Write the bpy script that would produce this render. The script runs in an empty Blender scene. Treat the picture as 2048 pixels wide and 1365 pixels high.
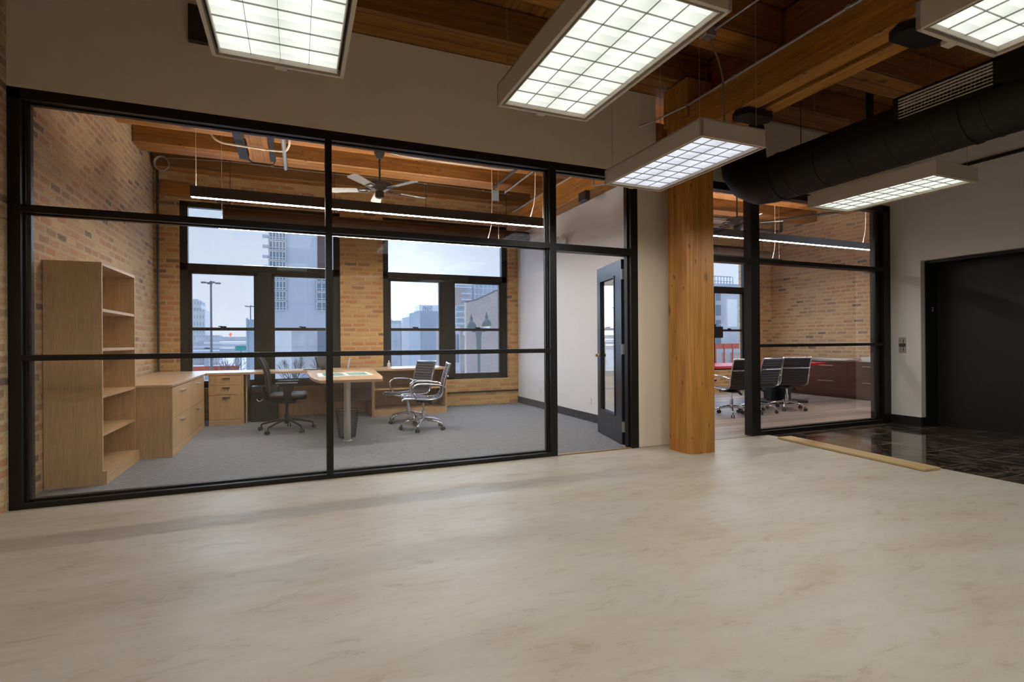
import bpy, bmesh, math, random
from math import sin, cos, pi, radians as R, sqrt, atan2
from mathutils import Vector, Matrix
random.seed(7)
scn = bpy.context.scene
col = scn.collection

# ------------------------------------------------------------------ camera
F_PX, YAW, PITCH, ROLL = 1045.4, R(22.41), R(0.0726), R(-0.3847)
CAM = Vector((0.0, -4.963, 1.22))
cd = bpy.data.cameras.new('camera'); cam = bpy.data.objects.new('camera', cd); col.objects.link(cam)
cd.sensor_width = 36.0; cd.lens = F_PX * 36.0 / 2048.0; cd.clip_start = 0.05; cd.clip_end = 2000
r0 = Vector((cos(YAW), -sin(YAW), 0)); f0 = Vector((sin(YAW), cos(YAW), 0)); u0 = Vector((0, 0, 1))
fw = f0 * cos(PITCH) + u0 * sin(PITCH); up = -f0 * sin(PITCH) + u0 * cos(PITCH)
rc = r0 * cos(ROLL) + up * sin(ROLL); uc = up * cos(ROLL) - r0 * sin(ROLL)
cam.matrix_world = Matrix(((rc.x, uc.x, -fw.x, CAM.x), (rc.y, uc.y, -fw.y, CAM.y), (rc.z, uc.z, -fw.z, CAM.z), (0, 0, 0, 1)))
scn.camera = cam

# ------------------------------------------------------------------ world, daylight, exposure
w = bpy.data.worlds.new('overcast_sky'); scn.world = w; w.use_nodes = True
nt = w.node_tree; bg = nt.nodes['Background']
tc = nt.nodes.new('ShaderNodeTexCoord'); sx = nt.nodes.new('ShaderNodeSeparateXYZ'); nt.links.new(tc.outputs['Generated'], sx.inputs[0])
rp = nt.nodes.new('ShaderNodeValToRGB'); nt.links.new(sx.outputs['Z'], rp.inputs[0])
e = rp.color_ramp.elements; e[0].position = 0.0; e[0].color = (0.78, 0.86, 0.98, 1); e[1].position = 0.40; e[1].color = (0.46, 0.58, 0.80, 1)
nt.links.new(rp.outputs[0], bg.inputs[0])
# the overcast sky is brightest low in one direction (hidden sun behind cloud)
dv = nt.nodes.new('ShaderNodeVectorMath'); dv.operation = 'DOT_PRODUCT'; nt.links.new(tc.outputs['Generated'], dv.inputs[0]); dv.inputs[1].default_value = (.180, .980, .085)
pw = nt.nodes.new('ShaderNodeMath'); pw.operation = 'POWER'; nt.links.new(dv.outputs['Value'], pw.inputs[0]); pw.inputs[1].default_value = 160
ma = nt.nodes.new('ShaderNodeMath'); ma.operation = 'MULTIPLY_ADD'; nt.links.new(pw.outputs[0], ma.inputs[0]); ma.inputs[1].default_value = .75; ma.inputs[2].default_value = 1.12
nt.links.new(ma.outputs[0], bg.inputs[1])
sd = bpy.data.lights.new('overcast_daylight', 'SUN'); sd.energy = 6.0; sd.angle = R(100); sd.color = (0.62, 0.78, 1.0)
so = bpy.data.objects.new('overcast_daylight', sd); col.objects.link(so); so.rotation_euler = (R(-52), 0, R(4))
scn.view_settings.view_transform = 'Standard'; scn.view_settings.look = 'None'
scn.view_settings.exposure = 0.0; scn.view_settings.gamma = 1.0; scn.view_settings.use_curve_mapping = False
PANEL_W = 18.6       # watts of each hidden tube source in the suspended lay-in fixtures
LED_UP = 62.0; LED_L = 68.0          # radiance of the linear pendants

# ------------------------------------------------------------------ materials
MATS = {}
def nmat(name):
    m = bpy.data.materials.new(name); m.use_nodes = True; MATS[name] = m
    return m, m.node_tree.nodes, m.node_tree.links, m.node_tree.nodes['Principled BSDF']
def plain(name, c, rough=.5, metal=0.0, spec=.5, var=0.0, scale=8, bump=0.0):
    m, N, L, B = nmat(name)
    B.inputs['Base Color'].default_value = (*c, 1); B.inputs['Roughness'].default_value = rough
    B.inputs['Metallic'].default_value = metal; B.inputs['Specular IOR Level'].default_value = spec
    if var or bump:
        t = N.new('ShaderNodeTexCoord'); n = N.new('ShaderNodeTexNoise'); n.inputs['Scale'].default_value = scale; n.inputs['Detail'].default_value = 5
        L.new(t.outputs['Object'], n.inputs['Vector'])
        if var:
            r = N.new('ShaderNodeValToRGB'); L.new(n.outputs[0], r.inputs[0])
            r.color_ramp.elements[0].position = .3; r.color_ramp.elements[1].position = .7
            r.color_ramp.elements[0].color = tuple(x * (1 - var) for x in c) + (1,); r.color_ramp.elements[1].color = tuple(min(1, x * (1 + var)) for x in c) + (1,)
            L.new(r.outputs[0], B.inputs['Base Color'])
        if bump:
            b = N.new('ShaderNodeBump'); b.inputs['Strength'].default_value = bump; b.inputs['Distance'].default_value = .01
            L.new(n.outputs[0], b.inputs['Height']); L.new(b.outputs[0], B.inputs['Normal'])
    return m
def emis(name, c, s):
    m, N, L, B = nmat(name); N.remove(B); e = N.new('ShaderNodeEmission'); e.inputs[0].default_value = (*c, 1); e.inputs[1].default_value = s
    L.new(e.outputs[0], N['Material Output'].inputs[0]); return m
def glass(name, tint=(1, 1, 1), ior=1.5):
    m, N, L, B = nmat(name); N.remove(B)
    t = N.new('ShaderNodeBsdfTransparent'); t.inputs[0].default_value = (*tint, 1)
    g = N.new('ShaderNodeBsdfGlossy'); g.inputs['Roughness'].default_value = 0.0; g.inputs[0].default_value = (1, 1, 1, 1)
    f = N.new('ShaderNodeFresnel'); x = N.new('ShaderNodeMixShader'); gm = N.new('ShaderNodeNewGeometry')
    # same outside reflectance on both faces of the thin pane (no internal total reflection)
    mr = N.new('ShaderNodeMapRange'); L.new(gm.outputs['Backfacing'], mr.inputs[0]); mr.inputs[3].default_value = ior; mr.inputs[4].default_value = 1 / ior; L.new(mr.outputs[0], f.inputs[0])
    L.new(f.outputs[0], x.inputs[0]); L.new(t.outputs[0], x.inputs[1]); L.new(g.outputs[0], x.inputs[2])
    L.new(x.outputs[0], N['Material Output'].inputs[0]); return m
def mth(N, L, op, a, b=None):
    n = N.new('ShaderNodeMath'); n.operation = op
    for i, q in enumerate((a, b)):
        if q is None: continue
        if isinstance(q, (int, float)): n.inputs[i].default_value = q
        else: L.new(q, n.inputs[i])
    return n.outputs[0]
def ramp(N, L, src, stops, interp='LINEAR'):
    r = N.new('ShaderNodeValToRGB'); r.color_ramp.interpolation = interp; L.new(src, r.inputs[0]); el = r.color_ramp.elements
    while len(el) < len(stops): el.new(.5)
    for k, (p, c) in enumerate(stops): el[k].position = p; el[k].color = (*c, 1)
    return r.outputs[0]
def mixc(N, L, fac, a, b, bt='MIX'):
    n = N.new('ShaderNodeMix'); n.data_type = 'RGBA'; n.blend_type = bt
    for i, q in ((0, fac), (6, a), (7, b)):
        if isinstance(q, (int, float)): n.inputs[i].default_value = q
        elif isinstance(q, tuple): n.inputs[i].default_value = (*q, 1)
        else: L.new(q, n.inputs[i])
    return n.outputs[2]
def brick(name, ax, bw=.232, bh=.083, colors=None, mortar=(.57, .435, .275), mw=.012):
    m, N, L, B = nmat(name)
    t = N.new('ShaderNodeTexCoord'); s = N.new('ShaderNodeSeparateXYZ'); L.new(t.outputs['Object'], s.inputs[0])
    nz = N.new('ShaderNodeTexNoise'); nz.inputs['Scale'].default_value = 9; nz.inputs['Detail'].default_value = 4; L.new(t.outputs['Object'], nz.inputs['Vector'])
    fine = N.new('ShaderNodeTexNoise'); fine.inputs['Scale'].default_value = 70; fine.inputs['Detail'].default_value = 3; L.new(t.outputs['Object'], fine.inputs['Vector'])
    wob = mth(N, L, 'MULTIPLY', mth(N, L, 'SUBTRACT', nz.outputs[0], .5), .022)
    U = mth(N, L, 'ADD', s.outputs[ax], wob); V = mth(N, L, 'ADD', s.outputs['Z'], wob)
    r = mth(N, L, 'DIVIDE', V, bh); row = mth(N, L, 'FLOOR', r); fr = mth(N, L, 'FRACT', r)
    wn0 = N.new('ShaderNodeTexWhiteNoise'); wn0.noise_dimensions = '1D'; L.new(row, wn0.inputs['W'])
    off = mth(N, L, 'ADD', mth(N, L, 'MULTIPLY', mth(N, L, 'MODULO', row, 2), .5), mth(N, L, 'MULTIPLY', wn0.outputs[0], .3))
    c = mth(N, L, 'ADD', mth(N, L, 'DIVIDE', U, bw), off); ci = mth(N, L, 'FLOOR', c); fc = mth(N, L, 'FRACT', c)
    du = mth(N, L, 'MULTIPLY', mth(N, L, 'MINIMUM', fc, mth(N, L, 'SUBTRACT', 1, fc)), bw)
    dv = mth(N, L, 'MULTIPLY', mth(N, L, 'MINIMUM', fr, mth(N, L, 'SUBTRACT', 1, fr)), bh)
    d = mth(N, L, 'MINIMUM', du, dv)
    d = mth(N, L, 'ADD', d, mth(N, L, 'MULTIPLY', mth(N, L, 'SUBTRACT', fine.outputs[0], .5), .016))
    mk = N.new('ShaderNodeMapRange'); mk.interpolation_type = 'SMOOTHSTEP'; mk.inputs[1].default_value = mw * .8; mk.inputs[2].default_value = mw * 1.9; L.new(d, mk.inputs[0])
    cb = N.new('ShaderNodeCombineXYZ'); L.new(ci, cb.inputs[0]); L.new(row, cb.inputs[1])
    wn = N.new('ShaderNodeTexWhiteNoise'); L.new(cb.outputs[0], wn.inputs['Vector'])
    colors = colors or [(0, (.50, .33, .19)), (.2, (.50, .27, .15)), (.36, (.56, .38, .20)), (.58, (.43, .27, .17)), (.72, (.60, .44, .235)), (.86, (.36, .245, .17)), (.945, (.19, .145, .12))]
    bc = ramp(N, L, wn.outputs[0], colors, 'CONSTANT')
    sp = ramp(N, L, fine.outputs[0], [(.3, (.72, .70, .68)), (.65, (1.12, 1.1, 1.08))])
    bc = mixc(N, L, 1.0, bc, sp, 'MULTIPLY')
    big = N.new('ShaderNodeTexNoise'); big.inputs['Scale'].default_value = .9; L.new(t.outputs['Object'], big.inputs['Vector'])
    mo = mixc(N, L, 1.0, mortar, ramp(N, L, big.outputs[0], [(.3, (.85, .85, .88)), (.7, (1.1, 1.08, 1.05))]), 'MULTIPLY')
    mo = mixc(N, L, .5, mo, sp, 'MULTIPLY')
    fac = mth(N, L, 'MULTIPLY', mk.outputs[0], mth(N, L, 'ADD', mth(N, L, 'MULTIPLY', nz.outputs[0], .8), .50))
    L.new(mixc(N, L, fac, mo, bc), B.inputs['Base Color']); B.inputs['Roughness'].default_value = .9
    bp = N.new('ShaderNodeBump'); bp.inputs['Strength'].default_value = .5; bp.inputs['Distance'].default_value = .012
    L.new(mth(N, L, 'ADD', mk.outputs[0], mth(N, L, 'MULTIPLY', fine.outputs[0], .6)), bp.inputs['Height']); L.new(bp.outputs[0], B.inputs['Normal'])
    return m
def wood(name, axis, c1, c2, dark=(.10, .045, .015), rough=.55, freq=14, stretch=.06, knots=True, seam=None, seamax='X', fine=1.0):
    m, N, L, B = nmat(name)
    t = N.new('ShaderNodeTexCoord'); mp = N.new('ShaderNodeMapping'); L.new(t.outputs['Object'], mp.inputs['Vector'])
    sc = [freq] * 3; sc['XYZ'.index(axis)] = freq * stretch; mp.inputs['Scale'].default_value = sc
    n = N.new('ShaderNodeTexNoise'); n.inputs['Scale'].default_value = 1; n.inputs['Detail'].default_value = 6; n.inputs['Distortion'].default_value = .9; L.new(mp.outputs[0], n.inputs['Vector'])
    n2 = N.new('ShaderNodeTexNoise'); n2.inputs['Scale'].default_value = 5 * fine; n2.inputs['Detail'].default_value = 3; L.new(mp.outputs[0], n2.inputs['Vector'])
    base = ramp(N, L, n.outputs[0], [(.32, c1), (.68, c2)])
    fin = ramp(N, L, n2.outputs[0], [(.3, (.8, .78, .74)), (.6, (1.06, 1.06, 1.06))])
    cc = mixc(N, L, 1.0, base, fin, 'MULTIPLY')
    if knots:
        v = N.new('ShaderNodeTexVoronoi'); mp2 = N.new('ShaderNodeMapping'); L.new(t.outputs['Object'], mp2.inputs['Vector'])
        s2 = [3.4] * 3; s2['XYZ'.index(axis)] = 1.9; mp2.inputs['Scale'].default_value = s2; L.new(mp2.outputs[0], v.inputs['Vector']); v.inputs['Scale'].default_value = 1
        v2 = N.new('ShaderNodeTexVoronoi'); mp3 = N.new('ShaderNodeMapping'); L.new(t.outputs['Object'], mp3.inputs['Vector'])
        s3 = [17.0] * 3; s3['XYZ'.index(axis)] = 6.0; mp3.inputs['Scale'].default_value = s3; L.new(mp3.outputs[0], v2.inputs['Vector']); v2.inputs['Scale'].default_value = 1
        kf = ramp(N, L, v.outputs['Distance'], [(.09, (1, 1, 1)), (.17, (0, 0, 0))])
        pf = ramp(N, L, v2.outputs['Distance'], [(.10, (1, 1, 1)), (.19, (0, 0, 0))])
        n3 = N.new('ShaderNodeTexNoise'); n3.inputs['Scale'].default_value = 2.2; L.new(t.outputs['Object'], n3.inputs['Vector'])
        pf = mth(N, L, 'MULTIPLY', pf, ramp(N, L, n3.outputs[0], [(.42, (0, 0, 0)), (.55, (.8, .8, .8))]))
        cc = mixc(N, L, pf, cc, dark)
        wv = N.new('ShaderNodeTexWave'); wv.wave_type = 'BANDS'; wv.bands_direction = {'X': 'Y', 'Y': 'Z', 'Z': 'X'}[axis]; wv.inputs['Scale'].default_value = .9; wv.inputs['Distortion'].default_value = 7.0; wv.inputs['Detail'].default_value = 3; L.new(mp.outputs[0], wv.inputs['Vector'])
        cc = mixc(N, L, .45, cc, ramp(N, L, wv.outputs[0], [(.0, (.66, .60, .52)), (.35, (1, 1, 1))]), 'MULTIPLY')
        cc = mixc(N, L, mth(N, L, 'MULTIPLY', kf, .75), cc, dark)
    if seam:
        s = N.new('ShaderNodeSeparateXYZ'); L.new(t.outputs['Object'], s.inputs[0])
        q = mth(N, L, 'DIVIDE', s.outputs[seamax], seam); fq = mth(N, L, 'FRACT', q)
        ed = mth(N, L, 'MINIMUM', fq, mth(N, L, 'SUBTRACT', 1, fq))
        wn = N.new('ShaderNodeTexWhiteNoise'); wn.noise_dimensions = '1D'; L.new(mth(N, L, 'FLOOR', q), wn.inputs['W'])
        cc = mixc(N, L, 1.0, cc, ramp(N, L, wn.outputs[0], [(0, (.72, .72, .72)), (1, (1.15, 1.15, 1.15))]), 'MULTIPLY')
        cc = mixc(N, L, ramp(N, L, ed, [(.02, (1, 1, 1)), (.05, (0, 0, 0))]), cc, dark)
    L.new(cc, B.inputs['Base Color']); B.inputs['Roughness'].default_value = rough
    b = N.new('ShaderNodeBump'); b.inputs['Strength'].default_value = .15; b.inputs['Distance'].default_value = .006; L.new(n2.outputs[0], b.inputs['Height']); L.new(b.outputs[0], B.inputs['Normal'])
    return m

M = {}
M['brick_side'] = brick('brick_side', 'Y')
M['brick_back'] = brick('brick_back', 'X', colors=[(0, (.55, .33, .15)), (.2, (.56, .26, .11)), (.38, (.62, .40, .17)), (.6, (.50, .26, .12)), (.75, (.64, .44, .19)), (.9, (.40, .22, .13)), (.97, (.22, .15, .11))], mortar=(.58, .41, .21))
M['plaster'] = plain('cream_plaster', (.80, .71, .58), .75, var=.03, scale=2)
M['white_wall'] = plain('white_wall', (.74, .74, .75), .7, var=.015, scale=2)
M['grey_wall'] = plain('warm_grey_wall', (.73, .715, .685), .7, var=.02, scale=2)
M['beam'] = wood('timber_beam_x', 'X', (.32, .115, .018), (.52, .225, .045), seam=.165, seamax='Y')
M['beam_y'] = wood('timber_beam_y', 'Y', (.32, .125, .018), (.52, .235, .045))
M['beam_z'] = wood('timber_post_z', 'Z', (.42, .17, .028), (.60, .275, .055), freq=11, stretch=.05)
M['deck'] = wood('timber_deck', 'Y', (.25, .09, .016), (.40, .17, .035), seam=.14, seamax='X', knots=False)
M['black_frame'] = plain('black_steel_frame', (.0075, .0065, .006), .45, spec=.4, var=.1)
M['win_frame'] = plain('dark_bronze_window_frame', (.016, .0135, .011), .5, spec=.4)
M['glass'] = glass('clear_glass', (.99, .993, .993))
M['win_glass'] = glass('window_glass', (.985, .992, 1.0), 1.45)
M['oak'] = wood('light_oak_veneer', 'Z', (.50, .325, .165), (.56, .37, .195), rough=.42, freq=22, stretch=.03, knots=False, fine=1.6)
M['oak_x'] = wood('light_oak_veneer_top', 'X', (.50, .34, .20), (.57, .40, .245), rough=.33, freq=22, stretch=.03, knots=False, fine=1.6)
M['oak_y'] = wood('light_oak_veneer_side', 'Y', (.50, .33, .175), (.57, .38, .21), rough=.38, freq=22, stretch=.03, knots=False, fine=1.6)
M['mahog'] = wood('dark_mahogany_veneer', 'Y', (.050, .012, .008), (.085, .022, .013), rough=.3, freq=20, stretch=.06, knots=False)
M['red'] = plain('red_laminate', (.55, .012, .02), .22)
M['chrome'] = plain('polished_chrome', (.82, .82, .84), .08, metal=1.0)
M['steel'] = plain('brushed_steel', (.62, .61, .59), .32, metal=1.0)
M['galv'] = plain('galvanised_conduit', (.52, .52, .52), .38, metal=.8)
M['leather'] = plain('dark_brown_leather', (.026, .016, .014), .45, bump=.1, scale=60)
M['black_pl'] = plain('black_plastic', (.018, .018, .019), .42)
M['black_duct'] = plain('black_painted_duct', (.009, .0085, .0085), .55, spec=.35, var=.12, scale=3)
M['grey_duct'] = plain('grey_spiral_duct', (.30, .28, .26), .35, metal=.5)
M['brown_duct'] = plain('brown_spiral_duct', (.085, .055, .038), .30, metal=.5)
M['mesh_fab'] = plain('black_mesh_fabric', (.014, .014, .016), .7)
M['rubber'] = plain('dark_rubber_castor', (.03, .026, .02), .5)
M['fix_paint'] = plain('cream_fixture_paint', (.56, .50, .41), .45)
M['louver'] = plain('louver_blade', (.34, .34, .32), .4)
M['gap'] = plain('dark_gap', (.03, .025, .02), .7)
M['led_body'] = plain('dark_grey_led_body', (.035, .030, .027), .45)
M['led'] = emis('led_strip', (1.0, .93, .84), LED_L)
M['led_up'] = emis('led_uplight', (1.0, .90, .78), LED_UP)
M['white_pl'] = plain('white_plastic', (.75, .75, .74), .4)
M['paper'] = plain('white_paper', (.80, .80, .76), .7)
M['green_print'] = plain('green_printed_plan', (.09, .30, .22), .6, var=.35, scale=25)
M['darkpanel'] = plain('dark_modesty_panel', (.13, .085, .065), .5)
M['hinge_metal'] = plain('satin_hinge', (.50, .49, .45), .35, metal=.3)
M['handle_brown'] = plain('brown_handle', (.10, .07, .05), .4)
M['plate_grey'] = plain('satin_plate', (.40, .38, .38), .4, metal=.2)
M['gold_paint'] = plain('pale_gold_paint', (.62, .52, .33), .5)
M['brass'] = plain('worn_brass', (.55, .42, .22), .35, metal=.9)
M['black_paint'] = plain('black_elevator_door', (.006, .006, .007), .5, var=.1, scale=4)
M['wood_board'] = wood('pale_plank', 'Y', (.52, .36, .17), (.60, .43, .22), rough=.5, freq=20, stretch=.03, knots=False)
M['door_blk'] = wood('black_stained_door', 'Z', (.018, .019, .024), (.030, .031, .038), dark=(.01, .01, .01), rough=.28, freq=30, stretch=.02, knots=False)
M['fan_blade'] = plain('silver_fan_blade', (.36, .34, .32), .45)
M['tag_blue'] = plain('pale_blue_tag', (.30, .42, .48), .6)
M['cord'] = plain('cream_cord', (.70, .60, .46), .5)
M['bin_mesh'] = plain('dark_wire_mesh', (.03, .03, .03), .5, metal=.3)

def mk_lens():
    m, N, L, B = nmat('lit_prismatic_lens'); N.remove(B)
    t = N.new('ShaderNodeTexCoord'); s = N.new('ShaderNodeSeparateXYZ'); L.new(t.outputs['Object'], s.inputs[0])
    # four tubes behind the lens: brighter along the tubes, softly uneven in every cell
    tube = mth(N, L, 'ABSOLUTE', mth(N, L, 'SINE', mth(N, L, 'MULTIPLY', mth(N, L, 'ADD', s.outputs[0], .01), 11.4)))
    cell = mth(N, L, 'FRACT', mth(N, L, 'ADD', mth(N, L, 'DIVIDE', s.outputs[1], .1425), .5))
    n = N.new('ShaderNodeTexNoise'); n.inputs['Scale'].default_value = 9; L.new(t.outputs['Object'], n.inputs['Vector'])
    v = mth(N, L, 'ADD', mth(N, L, 'MULTIPLY', tube, .22), mth(N, L, 'MULTIPLY', cell, .16))
    v = mth(N, L, 'ADD', v, mth(N, L, 'ADD', mth(N, L, 'MULTIPLY', n.outputs[0], .16), .72))
    e = N.new('ShaderNodeEmission'); e.inputs[0].default_value = (.97, 1.0, .90, 1); L.new(v, e.inputs[1])
    L.new(e.outputs[0], N['Material Output'].inputs[0]); return m
M['lens'] = mk_lens()
def mk_lens2():
    m = M['lens'].copy(); m.name = 'lit_prismatic_lens_cool'
    for n in m.node_tree.nodes:
        if n.type == 'EMISSION': n.inputs[0].default_value = (.80, .82, .90, 1)
    return m
M['lens_cool'] = mk_lens2()

def mk_concrete():
    m, N, L, B = nmat('skim_coated_concrete')
    t = N.new('ShaderNodeTexCoord'); mp = N.new('ShaderNodeMapping'); L.new(t.outputs['Object'], mp.inputs['Vector']); mp.inputs['Rotation'].default_value = (0, 0, R(-18)); mp.inputs['Scale'].default_value = (.6, 1.5, 1)
    a = N.new('ShaderNodeTexNoise'); a.inputs['Scale'].default_value = 1.3; a.inputs['Detail'].default_value = 9; a.inputs['Roughness'].default_value = .62; a.inputs['Distortion'].default_value = .35; L.new(mp.outputs[0], a.inputs['Vector'])
    b = N.new('ShaderNodeTexNoise'); b.inputs['Scale'].default_value = 6; b.inputs['Detail'].default_value = 12; b.inputs['Roughness'].default_value = .78; b.inputs['Distortion'].default_value = .5; L.new(mp.outputs[0], b.inputs['Vector'])
    c = N.new('ShaderNodeTexNoise'); c.inputs['Scale'].default_value = .5; c.inputs['Detail'].default_value = 3; L.new(t.outputs['Object'], c.inputs['Vector'])
    c1 = ramp(N, L, a.outputs[0], [(.30, (.44, .385, .28)), (.40, (.49, .455, .365)), (.50, (.515, .49, .405)), (.72, (.545, .535, .47))])
    c2 = ramp(N, L, b.outputs[0], [(.36, (.78, .72, .61)), (.45, (.97, .955, .93)), (.66, (1.05, 1.05, 1.06))])
    cc = mixc(N, L, .85, c1, c2, 'MULTIPLY')
    cc = mixc(N, L, 1.0, cc, ramp(N, L, c.outputs[0], [(.3, (.93, .92, .90)), (.7, (1.05, 1.05, 1.05))]), 'MULTIPLY')
    v = N.new('ShaderNodeTexVoronoi'); v.inputs['Scale'].default_value = 1.7; L.new(t.outputs['Object'], v.inputs['Vector'])
    cc = mixc(N, L, mth(N, L, 'MULTIPLY', ramp(N, L, v.outputs['Distance'], [(.010, (1, 1, 1)), (.016, (0, 0, 0))]), .7), cc, (.10, .08, .06))
    L.new(cc, B.inputs['Base Color'])
    rr = ramp(N, L, a.outputs[0], [(.3, (.55, .55, .55)), (.7, (.36, .36, .36))]); L.new(rr, B.inputs['Roughness'])
    bp = N.new('ShaderNodeBump'); bp.inputs['Strength'].default_value = .12; bp.inputs['Distance'].default_value = .006; L.new(b.outputs[0], bp.inputs['Height']); L.new(bp.outputs[0], B.inputs['Normal'])
    return m
M['concrete'] = mk_concrete()
def mk_carpet():
    m, N, L, B = nmat('grey_ribbed_carpet')
    t = N.new('ShaderNodeTexCoord'); s = N.new('ShaderNodeSeparateXYZ'); L.new(t.outputs['Object'], s.inputs[0])
    n = N.new('ShaderNodeTexNoise'); n.inputs['Scale'].default_value = 14; n.inputs['Detail'].default_value = 3; L.new(t.outputs['Object'], n.inputs['Vector'])
    ph = mth(N, L, 'ADD', mth(N, L, 'MULTIPLY', s.outputs[1], 2 * pi / .030), mth(N, L, 'MULTIPLY', mth(N, L, 'SINE', mth(N, L, 'MULTIPLY', s.outputs[0], 2 * pi / .11)), 1.1))
    wv = mth(N, L, 'ADD', mth(N, L, 'MULTIPLY', mth(N, L, 'SINE', ph), .5), .5)
    wv = mth(N, L, 'ADD', mth(N, L, 'MULTIPLY', wv, .7), mth(N, L, 'MULTIPLY', n.outputs[0], .3))
    cc = ramp(N, L, wv, [(.15, (.09, .10, .125)), (.5, (.20, .217, .25)), (.85, (.36, .37, .39))])
    L.new(cc, B.inputs['Base Color']); B.inputs['Roughness'].default_value = .95; B.inputs['Specular IOR Level'].default_value = .2
    return m
M['carpet'] = mk_carpet()
def mk_carpet_base():
    m, N, L, B = nmat('dotted_carpet_cove')
    t = N.new('ShaderNodeTexCoord'); v = N.new('ShaderNodeTexVoronoi'); v.inputs['Scale'].default_value = 26; v.inputs['Randomness'].default_value = .25; L.new(t.outputs['Object'], v.inputs['Vector'])
    L.new(ramp(N, L, v.outputs['Distance'], [(.15, (.26, .25, .25)), (.5, (.05, .05, .055))]), B.inputs['Base Color']); B.inputs['Roughness'].default_value = .9
    return m
M['cove'] = mk_carpet_base()
def mk_tile():
    m, N, L, B = nmat('black_marble_tile')
    t = N.new('ShaderNodeTexCoord'); s = N.new('ShaderNodeSeparateXYZ'); L.new(t.outputs['Object'], s.inputs[0])
    def edge(o, sz, off):
        f = mth(N, L, 'FRACT', mth(N, L, 'DIVIDE', mth(N, L, 'ADD', o, off), sz)); return mth(N, L, 'MULTIPLY', mth(N, L, 'MINIMUM', f, mth(N, L, 'SUBTRACT', 1, f)), sz)
    d = mth(N, L, 'MINIMUM', edge(s.outputs[0], .46, 40.0), edge(s.outputs[1], .46, 40.1))
    gm = ramp(N, L, d, [(.0022, (1, 1, 1)), (.004, (0, 0, 0))])
    n = N.new('ShaderNodeTexNoise'); n.inputs['Scale'].default_value = 3.2; n.inputs['Detail'].default_value = 10; n.inputs['Distortion'].default_value = 3.0; n.inputs['Roughness'].default_value = .7; L.new(t.outputs['Object'], n.inputs['Vector'])
    mb = ramp(N, L, n.outputs[0], [(.38, (.014, .010, .008)), (.50, (.035, .024, .017)), (.56, (.16, .125, .09)), (.60, (.04, .028, .02)), (.66, (.20, .16, .12)), (.74, (.06, .045, .035))])
    L.new(mixc(N, L, gm, mb, (.24, .22, .20)), B.inputs['Base Color'])
    L.new(ramp(N, L, gm, [(0, (.06, .06, .06)), (1, (.5, .5, .5))]), B.inputs['Roughness']); B.inputs['Specular IOR Level'].default_value = .7
    return m
M['tile'] = mk_tile()
M['wood_floor'] = wood('greyed_wood_floor', 'X', (.27, .215, .175), (.42, .355, .30), dark=(.12, .1, .08), rough=.4, freq=9, stretch=.05, knots=False, seam=.18, seamax='Y')
def mk_building(name, c, win, px, pz, wx, wz, rough=.8, ax='X'):
    m, N, L, B = nmat(name)
    t = N.new('ShaderNodeTexCoord'); s = N.new('ShaderNodeSeparateXYZ'); L.new(t.outputs['Object'], s.inputs[0])
    fx = mth(N, L, 'FRACT', mth(N, L, 'DIVIDE', s.outputs[ax], px)); fz = mth(N, L, 'FRACT', mth(N, L, 'DIVIDE', s.outputs['Z'], pz))
    k = mth(N, L, 'MULTIPLY', mth(N, L, 'LESS_THAN', fx, wx), mth(N, L, 'LESS_THAN', fz, wz))
    L.new(mixc(N, L, k, c, win), B.inputs['Base Color']); B.inputs['Roughness'].default_value = rough
    return m

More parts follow.
